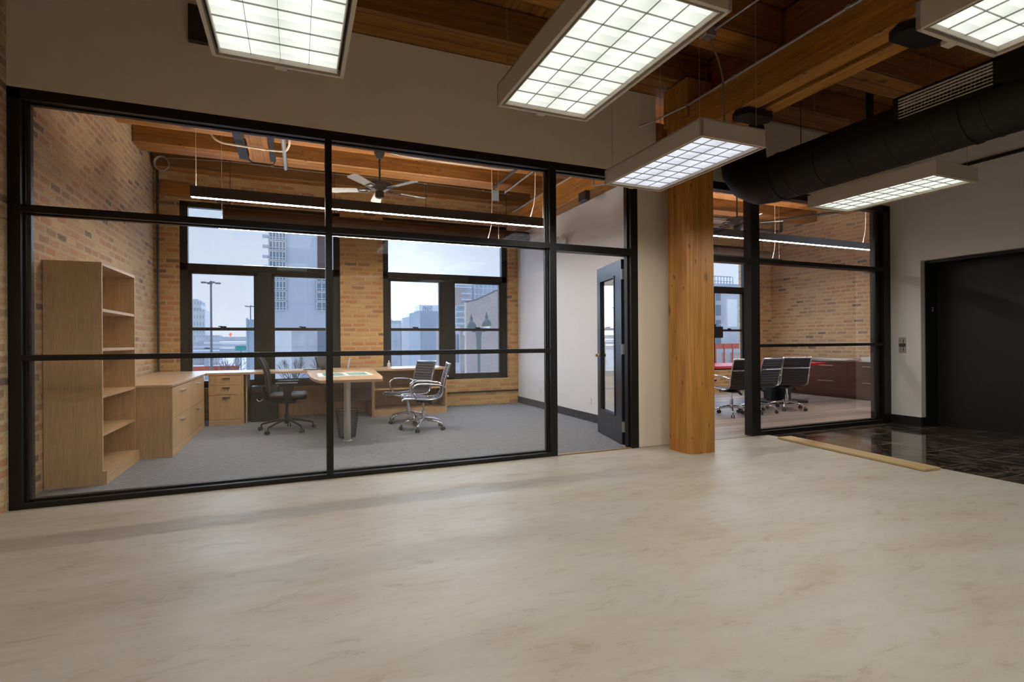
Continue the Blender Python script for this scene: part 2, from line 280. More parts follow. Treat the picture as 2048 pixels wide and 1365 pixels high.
# ------------------------------------------------------------------ mesh builder
class MB:
    def __init__(s): s.v = []; s.f = []; s.sm = []
    def _add(s, vs, fs, smooth=False):
        o = len(s.v); s.v += [tuple(q) for q in vs]; s.f += [tuple(i + o for i in f) for f in fs]; s.sm += [smooth] * len(fs); return s
    def box(s, x0, x1, y0, y1, z0, z1):
        x0, x1 = sorted((x0, x1)); y0, y1 = sorted((y0, y1)); z0, z1 = sorted((z0, z1))
        return s._add([(x0, y0, z0), (x1, y0, z0), (x1, y1, z0), (x0, y1, z0), (x0, y0, z1), (x1, y0, z1), (x1, y1, z1), (x0, y1, z1)],
                      [(0, 3, 2, 1), (4, 5, 6, 7), (0, 1, 5, 4), (1, 2, 6, 5), (2, 3, 7, 6), (3, 0, 4, 7)])
    def rbox(s, x0, x1, y0, y1, z0, z1, b=.006, seg=2):
        bm = bmesh.new(); mtx = Matrix.Translation(((x0 + x1) / 2, (y0 + y1) / 2, (z0 + z1) / 2)) @ Matrix.Diagonal((abs(x1 - x0), abs(y1 - y0), abs(z1 - z0), 1))
        bmesh.ops.create_cube(bm, size=1, matrix=mtx); bmesh.ops.bevel(bm, geom=bm.edges[:], offset=b, segments=seg, affect='EDGES', profile=.5)
        bm.verts.index_update(); s._add([v.co[:] for v in bm.verts], [[v.index for v in f.verts] for f in bm.faces], seg > 1); bm.free(); return s
    def prism(s, poly, a, b, axis='Z'):
        # poly: list of 2-D points, counter-clockwise; extruded along axis from a to b
        n = len(poly)
        def P(p, h):
            if axis == 'Z': return (p[0], p[1], h)
            if axis == 'X': return (h, p[0], p[1])
            return (p[0], h, p[1])
        vs = [P(p, a) for p in poly] + [P(p, b) for p in poly]
        fs = [tuple(range(n - 1, -1, -1)), tuple(range(n, 2 * n))] + [(i, (i + 1) % n, (i + 1) % n + n, i + n) for i in range(n)]
        return s._add(vs, fs)
    def tube(s, pts, r, seg=10, closed=False, caps=True):
        pts = [Vector(p) for p in pts]; n = len(pts); rs = r if isinstance(r, (list, tuple)) else [r] * n
        tans = []
        for i in range(n):
            a = pts[(i - 1) % n] if (closed or i > 0) else pts[i]; b = pts[(i + 1) % n] if (closed or i < n - 1) else pts[i]
            tans.append((b - a).normalized())
        t0 = tans[0]; ref = Vector((0, 0, 1)) if abs(t0.z) < .9 else Vector((1, 0, 0)); nrm = t0.cross(ref).normalized()
        vs = []
        for i in range(n):
            t = tans[i]; nrm = (nrm - t * nrm.dot(t)).normalized(); bi = t.cross(nrm)
            for k in range(seg):
                a = 2 * pi * k / seg; vs.append(pts[i] + (nrm * cos(a) + bi * sin(a)) * rs[i])
        fs = []
        for i in range(n if closed else n - 1):
            j = (i + 1) % n
            for k in range(seg): fs.append((i * seg + k, i * seg + (k + 1) % seg, j * seg + (k + 1) % seg, j * seg + k))
        s._add(vs, fs, True)
        if caps and not closed:
            o = len(s.v) - n * seg; s.f.append(tuple(o + k for k in range(seg - 1, -1, -1))); s.f.append(tuple(o + (n - 1) * seg + k for k in range(seg))); s.sm += [False, False]
        return s
    def lathe(s, prof, cx=0, cy=0, seg=24, caps=True):
        n = len(prof); vs = []
        for (r, z) in prof:
            for k in range(seg):
                a = 2 * pi * k / seg; vs.append((cx + r * cos(a), cy + r * sin(a), z))
        fs = [(i * seg + k, i * seg + (k + 1) % seg, (i + 1) * seg + (k + 1) % seg, (i + 1) * seg + k) for i in range(n - 1) for k in range(seg)]
        s._add(vs, fs, True)
        if caps:
            o = len(s.v) - n * seg; s.f.append(tuple(o + k for k in range(seg - 1, -1, -1))); s.f.append(tuple(o + (n - 1) * seg + k for k in range(seg))); s.sm += [False, False]
        return s
    def sheet(s, prof, x0, x1, th, nx=6, cupf=None):
        # prof: (y,z) polyline swept from x0 to x1 with thickness th
        n = len(prof); nor = []
        for i in range(n):
            a = prof[max(i - 1, 0)]; b = prof[min(i + 1, n - 1)]; d = Vector((b[0] - a[0], b[1] - a[1])).normalized(); nor.append((-d[1], d[0]))
        vs = []
        for side in (0, 1):
            for i in range(n):
                for k in range(nx + 1):
                    x = x0 + (x1 - x0) * k / nx; c = cupf(x, i / (n - 1)) if cupf else 0
                    vs.append((x, prof[i][0] + nor[i][0] * (c + th * side), prof[i][1] + nor[i][1] * (c + th * side)))
        W = nx + 1; S = n * W; fs = []
        for i in range(n - 1):
            for k in range(nx):
                a = i * W + k; fs.append((a, a + W, a + W + 1, a + 1)); fs.append((S + a, S + a + 1, S + a + W + 1, S + a + W))
            a = i * W; fs.append((a, S + a, S + a + W, a + W)); a = i * W + nx; fs.append((a, a + W, S + a + W, S + a))
        for k in range(nx):
            fs.append((k, k + 1, S + k + 1, S + k)); a = (n - 1) * W + k; fs.append((a, S + a, S + a + 1, a + 1))
        return s._add(vs, fs, True)
    def sphere(s, c, r, seg=14, rings=8, sz=1.0):
        prof = [(r * sin(pi * i / rings) + 1e-5, c[2] - r * sz * cos(pi * i / rings)) for i in range(rings + 1)]
        return s.lathe(prof, c[0], c[1], seg)
    def xf(s, m, start=0):
        for i in range(start, len(s.v)): s.v[i] = tuple(m @ Vector(s.v[i]))
        return s
    def build(s, name, mat, parent=None, loc=None):
        me = bpy.data.meshes.new(name); me.from_pydata(s.v, [], s.f); me.materials.append(M[mat] if isinstance(mat, str) else mat)
        for p, q in zip(me.polygons, s.sm): p.use_smooth = q
        bm = bmesh.new(); bm.from_mesh(me); bmesh.ops.recalc_face_normals(bm, faces=bm.faces[:]); bm.to_mesh(me); bm.free()
        if any(s.sm) and not all(s.sm): me.set_sharp_from_angle(angle=R(45))
        elif any(s.sm): me.set_sharp_from_angle(angle=R(50))
        me.update(); o = bpy.data.objects.new(name, me); col.objects.link(o)
        if parent: o.parent = parent
        if loc: o.location = loc
        return o
def arc(cx, cy, r, a0, a1, n=8): return [(cx + r * cos(R(a0 + (a1 - a0) * i / n)), cy + r * sin(R(a0 + (a1 - a0) * i / n))) for i in range(n + 1)]
def fillet(pts, r=.05, n=5):
    pts = [Vector(p) for p in pts]; out = [pts[0]]
    for i in range(1, len(pts) - 1):
        a, b, c = pts[i - 1], pts[i], pts[i + 1]; d1 = (a - b); d2 = (c - b); q = min(r, d1.length * .49, d2.length * .49)
        p1 = b + d1.normalized() * q; p2 = b + d2.normalized() * q
        for k in range(n + 1):
            t = k / n; out.append(p1 * (1 - t) ** 2 + b * 2 * t * (1 - t) + p2 * t * t)
    out.append(pts[-1]); return out
def tag(o, label=None, cat=None, group=None, kind=None):
    if label: o['label'] = label
    if cat: o['category'] = cat
    if group: o['group'] = group
    if kind: o['kind'] = kind
    return o
def empty(name, loc, rz=0):
    o = bpy.data.objects.new(name, None); col.objects.link(o); o.location = loc; o.rotation_euler = (0, 0, rz); o.empty_display_size = .1; return o
def copy_tree(o, parent=None):
    c = o.copy(); col.objects.link(c)
    if parent: c.parent = parent
    for ch in list(o.children): copy_tree(ch, c)
    return c
def struct(name, mb, mat, label, cat, parent=None):
    o = mb.build(name, mat, parent)
    if not parent: tag(o, label, cat, kind='structure')
    return o

# ================================================================== SHELL
XL, XR, YB, ZC = -2.02, 4.12, 4.70, 4.40       # office inner faces, deck height
PT = .12                                        # partition depth
struct('floor', MB().box(XL, 5.60, -9.5, .0, -.12, 0).box(5.60, 8.05, -9.5, -5.5, -.12, 0), 'concrete', 'beige skim-coated concrete floor of the open front area', 'floor')
struct('floor', MB().box(XL, XR, 0, YB, -.12, .003), 'carpet', 'grey ribbed carpet floor of the glazed office', 'floor')
struct('floor', MB().box(XR + .1, 11.05, 0, YB, -.12, .003), 'wood_floor', 'grey-brown plank floor of the conference room', 'floor')
struct('floor', MB().box(5.60, 8.75, -5.5, 0, -.12, .002), 'tile', 'glossy black marble tile floor in front of the elevator', 'floor')
struct('wall_left', MB().prism([(-2.3, -9.5), (-1.79, -9.5), (-2.052, YB + .35), (-2.3, YB + .35)], -.12, 5.0), 'brick_side', 'tan brick wall at the left running through the office', 'wall')
struct('wall_right', MB().box(11.04, 11.34, .12, YB + .35, -.12, 5.0), 'brick_side', 'tan brick side wall of the conference room', 'wall')
# back brick wall with window openings
WZ0, WZ1 = .50, 3.52
wins = [(-1.72, .72), (1.46, 3.92), (4.95, 7.3), (8.0, 10.36)]
wb = MB(); xs = [XL - .3] + [q for ww in wins for q in ww] + [11.34]
for i in range(0, len(xs), 2): wb.box(xs[i], xs[i + 1], YB, YB + .38, -.12, 5.0)
for a, b in wins: wb.box(a, b, YB, YB + .38, -.12, WZ0); wb.box(a, b, YB, YB + .38, WZ1, 5.0)
struct('wall_back', wb, 'brick_back', 'tan brick outer wall with the windows', 'wall')
struct('wall_divider', MB().box(XR, XR + .1, .0, YB, 0, 3.36), 'white_wall', 'white side wall of the office running back to the windows', 'wall')
struct('wall_partition', MB().box(XL, 3.87, 0, PT, 3.13, 4.06).box(3.606, 3.87, 0, PT, 0, 3.13).box(3.87, 4.22, 0, PT, 0, 3.36).box(4.27, 8.05, 0, PT, 3.17, 4.06).box(4.22, 4.80, 0, PT, 0, .0), 'plaster', 'cream plaster header above the glass partitions', 'wall')
struct('wall_elevator', MB().box(8.05, 8.20, -.40, PT, 0, 4.4).box(8.05, 8.20, -9.5, -.40, 2.31, 4.4).box(8.05, 8.20, -9.5, -3.0, 0, 2.31), 'grey_wall', 'pale grey plaster wall with the elevator opening', 'wall')
struct('wall_front', MB().box(XL, 8.75, -9.6, -9.5, -.12, 5.0), 'plaster', 'cream wall behind the viewer', 'wall')
struct('ceiling', MB().box(XL, 8.9, -9.6, 0, ZC, ZC + .12).box(XL, 11.34, 0, YB + .3, ZC, ZC + .12), 'deck', 'timber plank deck ceiling', 'ceiling')
struct('baseboard_right', MB().box(XR - .018, XR, .12, YB, 0, .125), 'cove', 'dotted carpet cove base along the white office wall', 'baseboard')
struct('baseboard_elevator', MB().box(8.035, 8.05, -.40, -.0, 0, .125).box(8.05, 8.14, -.415, -.40, 0, .125), 'black_paint', 'black tile base beside the elevator', 'baseboard')
struct('trim_1', MB().box(2.566, 3.50, .0, .03, 0, .012), 'brass', 'dark threshold strip under the office door', 'trim')

# ------------------------------------------------------------------ exterior windows
def lock(mb, x, y, z): mb.rbox(x - .045, x + .045, y - .03, y + .01, z, z + .022, .005, 1); mb.box(x - .07, x - .02, y - .045, y - .03, z + .01, z + .025)
def window(n, a, b, label):
    root = empty('window_%d' % n, (a, YB, WZ0)); tag(root, label, 'window', kind='structure'); root.location = (0, 0, 0)
    y0, y1 = YB + .10, YB + .20; fr = MB(); m = (a + b) / 2
    fr.box(a, a + .11, y0, y1, WZ0, WZ1).box(b - .11, b, y0, y1, WZ0, WZ1).box(a, b, y0, y1, WZ1 - .09, WZ1).box(a, b, y0, y1, WZ0, WZ0 + .05).box(a, b, y0, y1, 2.40, 2.52).box(m - .11, m + .11, y0, y1, WZ0, 2.40)
    fr.box(a + .11, b - .11, y0 - .02, y0, 2.44, 2.47); fr.build('window_frame', 'win_frame', root)
    MB().box(a + .11, b - .11, y0 + .05, y0 + .056, 2.52, WZ1 - .09).build('glass_pane', 'win_glass', root)
    for (p, q) in ((a + .11, m - .11), (m + .11, b - .11)):
        s = MB(); s.box(p, p + .05, y0 + .03, y1 - .01, .55, 2.40).box(q - .05, q, y0 + .03, y1 - .01, .55, 2.40).box(p, q, y0 + .03, y1 - .01, 2.36, 2.40).box(p, q, y0 + .01, y1 - .01, 1.435, 1.485).box(p, q, y0 + .03, y1 - .01, .55, .61)
        lock(s, (p + q) / 2, y0 + .02, 1.485); so_ = s.build('window_sash', 'win_frame', root)
        MB().box(p + .05, q - .05, y0 + .05, y0 + .056, .61, 1.435).box(p + .05, q - .05, y0 + .07, y0 + .076, 1.485, 2.36).build('glass_pane', 'win_glass', so_)
    return root
for i, ((a, b), l) in enumerate(zip(wins, ('dark-framed window behind the desk, showing the tower and street lights', 'dark-framed window nearest the white office wall, showing low buildings', 'dark-framed conference room window behind the timber post', 'dark-framed conference room window near the brick side wall'))): window(i + 1, a, b, l)

# ------------------------------------------------------------------ glazed partitions
def hrail(mb, x0, x1, z0, z1, y0=.0, y1=PT): mb.box(x0, x1, y0, y1, z0, z1)
gl = empty('wall_glass', (0, 0, 0)); tag(gl, 'large black-framed glass partition of the office', 'glass wall', kind='structure')
def profpost(x0, x1, z0, z1, rev=.03):
    m = MB(); m.box(x0, x1, 0, .045, z0, z1).box(x0 + .0, x1 - .0, .075, PT, z0, z1).box(x0 + .012, x1 - .012, .045, .075, z0, z1); return m
MB().box(-1.962, -1.885, 0, .045, 0, 3.13).box(-1.965, -1.85, .075, PT, 0, 3.13).box(-1.963, -1.87, .045, .075, 0, 3.13).build('jamb', 'black_frame', gl)
profpost(.247, .303, .0, 3.05).build('mullion', 'black_frame', gl)
MB().box(2.49, 2.566, 0, .045, 0, 3.05).box(2.47, 2.566, .075, PT, 0, 3.05).box(2.48, 2.56, .045, .075, 0, 3.05).build('mullion', 'black_frame', gl)
MB().box(3.51, 3.606, 0, .045, 0, 3.05).box(3.49, 3.606, .045, .09, 0, 3.05).box(3.50, 3.606, .09, PT, 0, 3.05).build('jamb', 'black_frame', gl)
MB().box(-1.96, 3.606, 0, .045, 3.05, 3.13).box(-1.96, 3.606, .075, PT, 3.04, 3.13).box(-1.96, 3.606, .045, .075, 3.055, 3.13).build('head_rail', 'black_frame', gl)
for x0, x1 in ((-1.885, .247), (.303, 2.49)):
    MB().box(x0, x1, 0, .045, 2.212, 2.265).box(x0, x1, .075, PT, 2.205, 2.265).box(x0, x1, .045, .075, 2.218, 2.255).build('transom', 'black_frame', gl)
    MB().box(x0, x1, 0, PT, 1.10, 1.143).build('mid_rail', 'black_frame', gl)
    MB().box(x0, x1, 0, .045, 0, .040).box(x0, x1, .075, PT, 0, .055).box(x0, x1, .045, .075, 0, .035).build('bottom_rail', 'black_frame', gl)
    for z0, z1 in ((.03, 1.105), (1.138, 2.22), (2.25, 3.06)):
        MB().box(x0 - .01, x1 + .01, .057, .063, z0, z1).build('glass_pane', 'glass', gl)
MB().box(2.566, 3.51, 0, PT, 2.19, 2.265).build('transom', 'black_frame', gl)
MB().box(2.556, 3.52, .057, .063, 2.25, 3.06).build('glass_pane', 'glass', gl)
g2 = empty('wall_glass', (0, 0, 0)); tag(g2, 'black-framed glass partition of the conference room', 'glass wall', kind='structure')
MB().box(5.33, 5.475, 0, .05, 0, 3.17).box(5.33, 5.475, .05, PT, 0, 3.17).build('mullion', 'black_frame', g2)
MB().box(7.78, 8.05, .045, PT, 0, 3.17).box(7.90, 8.05, 0, .045, 0, 3.17).build('jamb', 'black_frame', g2)
MB().box(4.22, 8.05, 0, PT, 3.08, 3.17).build('head_rail', 'black_frame', g2)
MB().box(4.22, 4.30, .02, PT, 0, 3.1).build('jamb', 'black_frame', g2)
MB().box(4.30, 5.33, 0, PT, 2.19, 2.262).box(5.475, 7.92, 0, .05, 2.21, 2.262).box(5.475, 7.79, .05, PT, 2.205, 2.262).build('transom', 'black_frame', g2)
MB().box(5.475, 7.93, 0, .045, 1.128, 1.166).box(5.475, 7.79, .045, PT, 1.128, 1.166).build('mid_rail', 'black_frame', g2)
MB().box(5.475, 7.9, 0, .05, 0, .05).box(5.475, 7.79, .05, PT, 0, .07).build('bottom_rail', 'black_frame', g2)
for z0, z1 in ((.04, 1.13), (1.16, 2.22), (2.25, 3.09)): MB().box(5.46, 7.8, .057, .063, z0, z1).build('glass_pane', 'glass', g2)
MB().box(4.29, 5.34, .057, .063, 2.25, 3.09).build('glass_pane', 'glass', g2)

# office door, swung open into the room
da = atan2(.88, .217); D = empty('door_1', (3.513, .20, .012), da); tag(D, 'black stained office door with a tall glass light, standing open', 'door', kind='structure')
LW, LH, LT = .905, 2.165, .045
dm = MB(); dm.box(0, .235, -LT, 0, 0, LH).box(LW - .135, LW, -LT, 0, 0, LH).box(.235, LW - .135, -LT, 0, 1.99, LH).box(.235, LW - .135, -LT, 0, 0, .31); dm.build('door_leaf', 'door_blk', D)
bd = MB()
for yy0, yy1 in ((-LT - .008, -LT), (0, .008)):
    bd.box(.225, .245, yy0, yy1, .30, 2.0).box(LW - .145, LW - .125, yy0, yy1, .30, 2.0).box(.225, LW - .125, yy0, yy1, .30, .32).box(.225, LW - .125, yy0, yy1, 1.98, 2.0)
bd.build('glazing_bead', 'door_blk', D); MB().box(.235, LW - .135, -.026, -.020, .31, 1.99).build('glass_pane', 'glass', D)
for z in (.14, 1.05, 1.93):
    h = MB(); h.box(-.012, .0, -LT, .0, z, z + .12); h.tube([(-.018, -LT - .012, z), (-.018, -LT - .012, z + .12)], .009, 10); h.box(-.075, -.012, -LT - .02, -LT - .012, z, z + .12); h.build('hinge', 'hinge_metal', D)
kb = MB(); kb.tube([(LW - .06, .0, 1.02), (LW - .06, .02, 1.02), (LW - .06, .045, 1.02)], [.026, .012, .024], 16); kb.tube([(LW - .06, -LT, 1.02), (LW - .06, -LT - .02, 1.02), (LW - .06, -LT - .045, 1.02)], [.026, .012, .024], 16); kb.build('door_knob', 'brass', D)
# elevator
E = empty('door_2', (8.05, -1.7, 0)); tag(E, 'black elevator doors in a deep black opening', 'elevator door', kind='structure'); E.location = (0, 0, 0)
MB().box(8.14, 8.40, -.415, -.40, 0, 2.305).box(8.14, 8.40, -3.0, -.415, 2.27, 2.31).box(8.14, 8.40, -3.0, -2.985, 0, 2.305).build('door_frame', 'black_paint', E)
MB().box(8.40, 8.44, -1.60, -.40, 0, 2.31).build('door_panel', 'black_paint', E); MB().box(8.425, 8.465, -3.0, -1.59, 0, 2.31).build('door_panel', 'black_paint', E)
def text(s, size, loc, rot, mat, parent, name, ext=.002, align='CENTER'):
    cu = bpy.data.curves.new(name, 'FONT'); cu.body = s; cu.size = size; cu.extrude = ext; cu.align_x = align; cu.align_y = 'CENTER'
    tmp = bpy.data.objects.new(name + '_tmp', cu); col.objects.link(tmp); bpy.context.view_layer.update()
    me = bpy.data.meshes.new_from_object(tmp.evaluated_get(bpy.context.evaluated_depsgraph_get())); bpy.data.objects.remove(tmp); bpy.data.curves.remove(cu)
    me.materials.clear(); me.materials.append(M[mat]); o = bpy.data.objects.new(name, me); col.objects.link(o); o.location = loc; o.rotation_euler = rot
    if parent: o.parent = parent
    return o
text('3', .085, (8.285, -.4175, 1.63), (R(90), 0, 0), 'gold_paint', E, 'floor_number')['label'] = 'small brass floor number 3'
cb = empty('call_button_panel', (8.05, -.158, 1.02)); tag(cb, 'steel elevator call button panel on the pale grey wall', 'button panel')
MB().rbox(-.006, .0, -.05, .05, 0, .225, .003, 1).build('plate', 'plate_grey', cb)
MB().box(-.008, -.006, -.045, .045, .09, .135).build('band', 'led_body', cb)
for z in (.185, .155, .07, .04):
    q = MB(); q.tube([(-.006, 0, z), (-.016, 0, z)], .013, 14); q.build('button', 'gold_paint', cb)
for z in (.14, .025): MB().box(-.0075, -.006, -.02, .02, z, z + .06).build('button_surround', 'black_pl', cb)

# ------------------------------------------------------------------ timber structure
def beam(x0, x1, y0, y1, z0, z1, mat, label):
    return tag(MB().rbox(x0, x1, y0, y1, z0, z1, .018, 1).build('timber_beam', mat), label, 'beam', 'heavy timber ceiling beams')
ords = ['on the wall side of the pendant lights', 'crossing above the ceiling fan', 'set against the window wall']
beam(XL, 4.30, 1.36, 1.70, 3.93, ZC, 'beam', 'timber beam across the office, nearest the glass partition')
beam(XL, 4.30, 2.42, 2.78, 3.93, ZC, 'beam', 'timber beam across the office that carries the ceiling fan')
beam(XL, 4.30, 3.42, 3.78, 3.93, ZC, 'beam', 'timber beam across the office, second from the windows')
beam(XL, 4.30, 4.45, 4.695, 3.94, ZC, 'beam', 'timber beam of the office lying against the window wall')
for y0, l in ((1.36, 'timber beam across the conference room, nearest the glass partition'), (2.42, 'timber beam across the conference room that carries its ceiling fan'), (3.42, 'timber beam across the conference room, second from the windows')):
    beam(4.34, 11.04, y0, y0 + .36, 3.93, ZC, 'beam', l)
beam(XL, 4.33, -.36, .20, 4.065, ZC, 'beam', 'timber beam resting on the header above the office glass')
for i, (y, l) in enumerate(((-1.33, 'timber beam above the open area, second from the header'), (-2.36, 'timber beam above the open area, third from the header'), (-3.4, 'timber beam above the open area, fourth from the header'))):
    beam(XL, 4.33, y, y + .36, 4.05, ZC, 'beam', l)
beam(4.34, 8.05, -.36, .20, 4.065, ZC, 'beam', 'timber beam resting on the header beside the black duct')
for y, l in ((-1.33, 'timber beam above the black duct, second from the header'), (-2.36, 'timber beam above the black duct, third from the header'), (-3.4, 'timber beam above the black duct, fourth from the header')):
    beam(4.50, 8.05, y, y + .36, 4.05, ZC, 'beam', l)
beam(3.87, 4.04, -9.4, -.54, 3.40, 3.76, 'beam_y', 'left timber of the paired girder above the open area')
beam(4.12, 4.27, -9.4, -.54, 3.40, 3.76, 'beam_y', 'right timber of the paired girder above the open area')
beam(3.87, 4.27, .0, 4.69, 3.36, 3.76, 'beam_y', 'timber girder running above the white office wall')
beam(4.34, 4.49, -9.4, -.37, 3.74, 4.39, 'beam_y', 'dark upper girder timber that the open area beams butt against')
pc = MB(); c = .035
pc.prism([(3.87, -.20), (3.87, -.495), (3.925, -.54), (4.21, -.535), (4.22, -.52), (4.22, -.20)], 0, 3.62)
tag(pc.build('timber_post', 'beam_z'), 'square heavy timber post standing between the office door and conference room', 'post')
tag(MB().rbox(3.875, 4.215, -.52, -.125, 3.63, 4.045, .01, 1).build('timber_block', 'beam_z'), 'upright timber block on top of the square post', 'timber block')
tag(MB().rbox(-1.95, -1.45, 4.60, 4.699, 3.56, 3.75, .01, 1).build('timber_lintel', 'beam'), 'dark timber lintel block above the left office window', 'lintel')
for y, l in ((-1.22, 'flat black bracket box under the girder above the smaller suspended light'), (-2.66, 'flat black bracket box under the girder near the right edge light')):
    q = MB(); q.prism([(3.84, y), (3.90, y - .10), (4.20, y - .10), (4.27, y), (4.20, y + .10), (3.90, y + .10)], 3.335, 3.395); tag(q.build('bracket_box', 'black_duct'), l, 'bracket', 'black boxes under the girder')

# ------------------------------------------------------------------ suspended lay-in lights
def wire_parts(root, pts, ztop, z0, r=.0018):
    for (x, y) in pts: MB().tube([(x, y, z0), (x, y, ztop)], r, 6).build('suspension_cable', 'galv', root)
def make_fixture():
    root = empty('suspended_light', (0, 0, 0)); W, Ln, H = .60, 1.19, .125
    h = MB(); w2, l2 = W / 2, Ln / 2; t = .018
    h.box(-w2, -w2 + t, -l2, l2, 0, H).box(w2 - t, w2, -l2, l2, 0, H).box(-w2, w2, -l2, -l2 + t, 0, H).box(-w2, w2, l2 - t, l2, 0, H).box(-w2, w2, -l2, l2, H - .01, H); h.build('housing', 'fix_paint', root)
    f = MB(); g = .033; b = .038
    f.box(-w2 + g, -w2 + b, -l2 + g, l2 - g, .004, .03).box(w2 - b, w2 - g, -l2 + g, l2 - g, .004, .03).box(-w2 + g, w2 - g, -l2 + g, -l2 + b, .004, .03).box(-w2 + g, w2 - g, l2 - b, l2 - g, .004, .03); f.build('lens_frame', 'fix_paint', root)
    s = MB(); s.box(-w2 + t, w2 - t, -l2 + t, l2 - t, .034, .040); s.build('lens_back', 'gap', root)
    MB().box(-w2 + b, w2 - b, -l2 + b, l2 - b, .028, .032).build('lens', 'lens', root)
    lv = MB(); nx, ny = 4, 8; iw, il = W - 2 * b, Ln - 2 * b
    for i in range(1, nx): x = -iw / 2 + iw * i / nx; lv.box(x - .0008, x + .0008, -il / 2, il / 2, .021, .029)
    for j in range(1, ny): y = -il / 2 + il * j / ny; lv.box(-iw / 2, iw / 2, y - .0008, y + .0008, .021, .029)
    lv.build('louver_grid', 'louver', root)
    MB().rbox(-.03, .03, l2, l2 + .05, .01, .035, .004, 1).build('end_bracket', 'fix_paint', root)
    wire_parts(root, [(-w2 + .04, -l2 + .06), (w2 - .04, -l2 + .06), (-w2 + .04, l2 - .06), (w2 - .04, l2 - .06)], 4.03 - 2.6, H)
    return root
FZ = 2.60
fx = [((-.065, -2.70), 'large square-lensed ceiling light at the left, cropped by the top of the photo'),
      ((1.395, -2.70), 'large suspended cream ceiling light in the middle, cropped by the top of the photo'),
      ((2.825, -1.61), 'suspended cream ceiling light hanging in front of the timber post'),
      ((5.26, -1.68), 'suspended cream ceiling light hanging under the black duct near the elevator wall'),
      ((2.87, -4.09), 'suspended cream ceiling light cropped by the top right corner'),
      ((-.065, -5.3), 'suspended ceiling light behind the viewer at the left'), ((1.395, -6.4), 'suspended ceiling light behind the viewer in the middle'),
      ((5.26, -4.2), 'suspended ceiling light beyond the right edge by the elevator wall'), ((2.87, -6.9), 'suspended ceiling light behind the viewer at the right')]
f0o = make_fixture()
for i, ((x, y), l) in enumerate(fx):
    o = f0o if i == 0 else copy_tree(f0o); o.location = (x, y, FZ); tag(o, l, 'ceiling light', 'suspended louvered ceiling lights')
    if i == 2:
        for ch in o.children:
            if ch.name.startswith('lens') and not ch.name.startswith(('lens_f', 'lens_b')): ch.data = ch.data.copy(); ch.data.materials[0] = M['lens_cool']
    for k, dy in enumerate((-.3, .3)):
        ld = bpy.data.lights.new('fluorescent_tube', 'SPOT'); ld.energy = PANEL_W; ld.spot_size = R(172); ld.spot_blend = .35; ld.shadow_soft_size = .0; ld.color = (1.0, .97, .89)
        lo = bpy.data.objects.new('fluorescent_tube', ld); col.objects.link(lo); lo.location = (x, y + dy, FZ + .004)
# ------------------------------------------------------------------ linear pendants
def pendant(x0, x1, y, z, label, ncab):
    root = empty('linear_pendant', (x0, y, z)); L_ = x1 - x0; tag(root, label, 'pendant light', 'black linear pendant lights')
    MB().box(0, L_, -.035, .035, .012, .085).box(0, L_, -.035, -.031, .085, .115).box(0, L_, .031, .035, .085, .115).box(0, .004, -.035, .035, .085, .115).box(L_ - .004, L_, -.035, .035, .085, .115).box(0, L_, -.035, -.031, 0, .012).box(0, L_, .031, .035, 0, .012).build('housing', 'led_body', root)
    MB().box(.006, L_ - .006, -.031, .031, .002, .012).build('diffuser', 'led', root)
    MB().box(.01, L_ - .01, -.030, .030, .0855, .092).build('uplight_diffuser', 'led_up', root)
    for k in range(ncab):
        x = .05 + (L_ - .1) * k / (ncab - 1); MB().tube([(x, 0, .115), (x, 0, 4.4 - z)], .002, 6).build('suspension_cable', 'cord', root)
    p = fillet([(L_ - .17, 0, 4.4 - z), (L_ - .16, 0, .75), (L_ - .17, 0, .35), (L_ - .24, 0, .115)], .2); MB().tube(p, .006, 8).build('power_cord', 'cord', root)
pendant(-1.02, 3.14, 1.40, 2.765, 'long black linear pendant in the office nearest the glass', 2)
pendant(-.97, 3.13, 3.05, 2.775, 'long black linear pendant in the office nearest the windows', 2)
pendant(5.25, 9.42, 1.15, 2.795, 'long black linear pendant in the conference room nearest the glass', 2)
pendant(5.35, 9.42, 3.03, 2.80, 'long black linear pendant in the conference room nearest the windows', 2)

# ------------------------------------------------------------------ ceiling fans
def make_fan():
    root = empty('ceiling_fan', (0, 0, 0))
    MB().lathe([(.035, .43), (.05, .46), (.075, .505), (.072, .54), (.05, .571)], seg=24).build('canopy', 'led_body', root)
    MB().tube([(0, 0, .06), (0, 0, .44)], .013, 12).build('downrod', 'led_body', root)
    MB().lathe([(.02, .125), (.06, .115), (.155, .09), (.185, .065), (.18, .035), (.13, .0), (.085, -.02), (.065, -.03)], seg=28).build('motor_housing', 'led_body', root)
    MB().lathe([(.06, -.03), (.062, -.10), (.055, -.115), (.03, -.125)], seg=24).build('switch_cup', 'led_body', root)
    for k in range(5):
        a = R(72 * k + 15); mt = Matrix.Rotation(a, 4, 'Z') @ Matrix.Rotation(R(11), 4, 'X')
        b = MB(); poly = [(.20, -.055), (.66, -.075), (.70, -.055), (.70, .055), (.66, .075), (.20, .055)]; b.prism(poly, -.006, .002); b.xf(mt); bo = b.build('fan_blade', 'fan_blade', root)
        c_ = MB(); c_.box(.08, .16, -.014, .014, -.012, -.006).box(.15, .30, -.045, -.030, -.016, -.007).box(.15, .30, .030, .045, -.016, -.007).box(.15, .165, -.045, .045, -.016, -.007).box(.285, .30, -.045, .045, -.016, -.007); c_.xf(mt); c_.build('blade_iron', 'led_body', bo)
    return root
fan = make_fan(); fan.location = (1.09, 2.50, 3.36); tag(fan, 'dark ceiling fan with silver blades in the office', 'ceiling fan', 'five-bladed ceiling fans')
fan2 = copy_tree(fan); fan2.location = (6.9, 1.75, 3.19); fan2.rotation_euler = (0, 0, R(20)); 
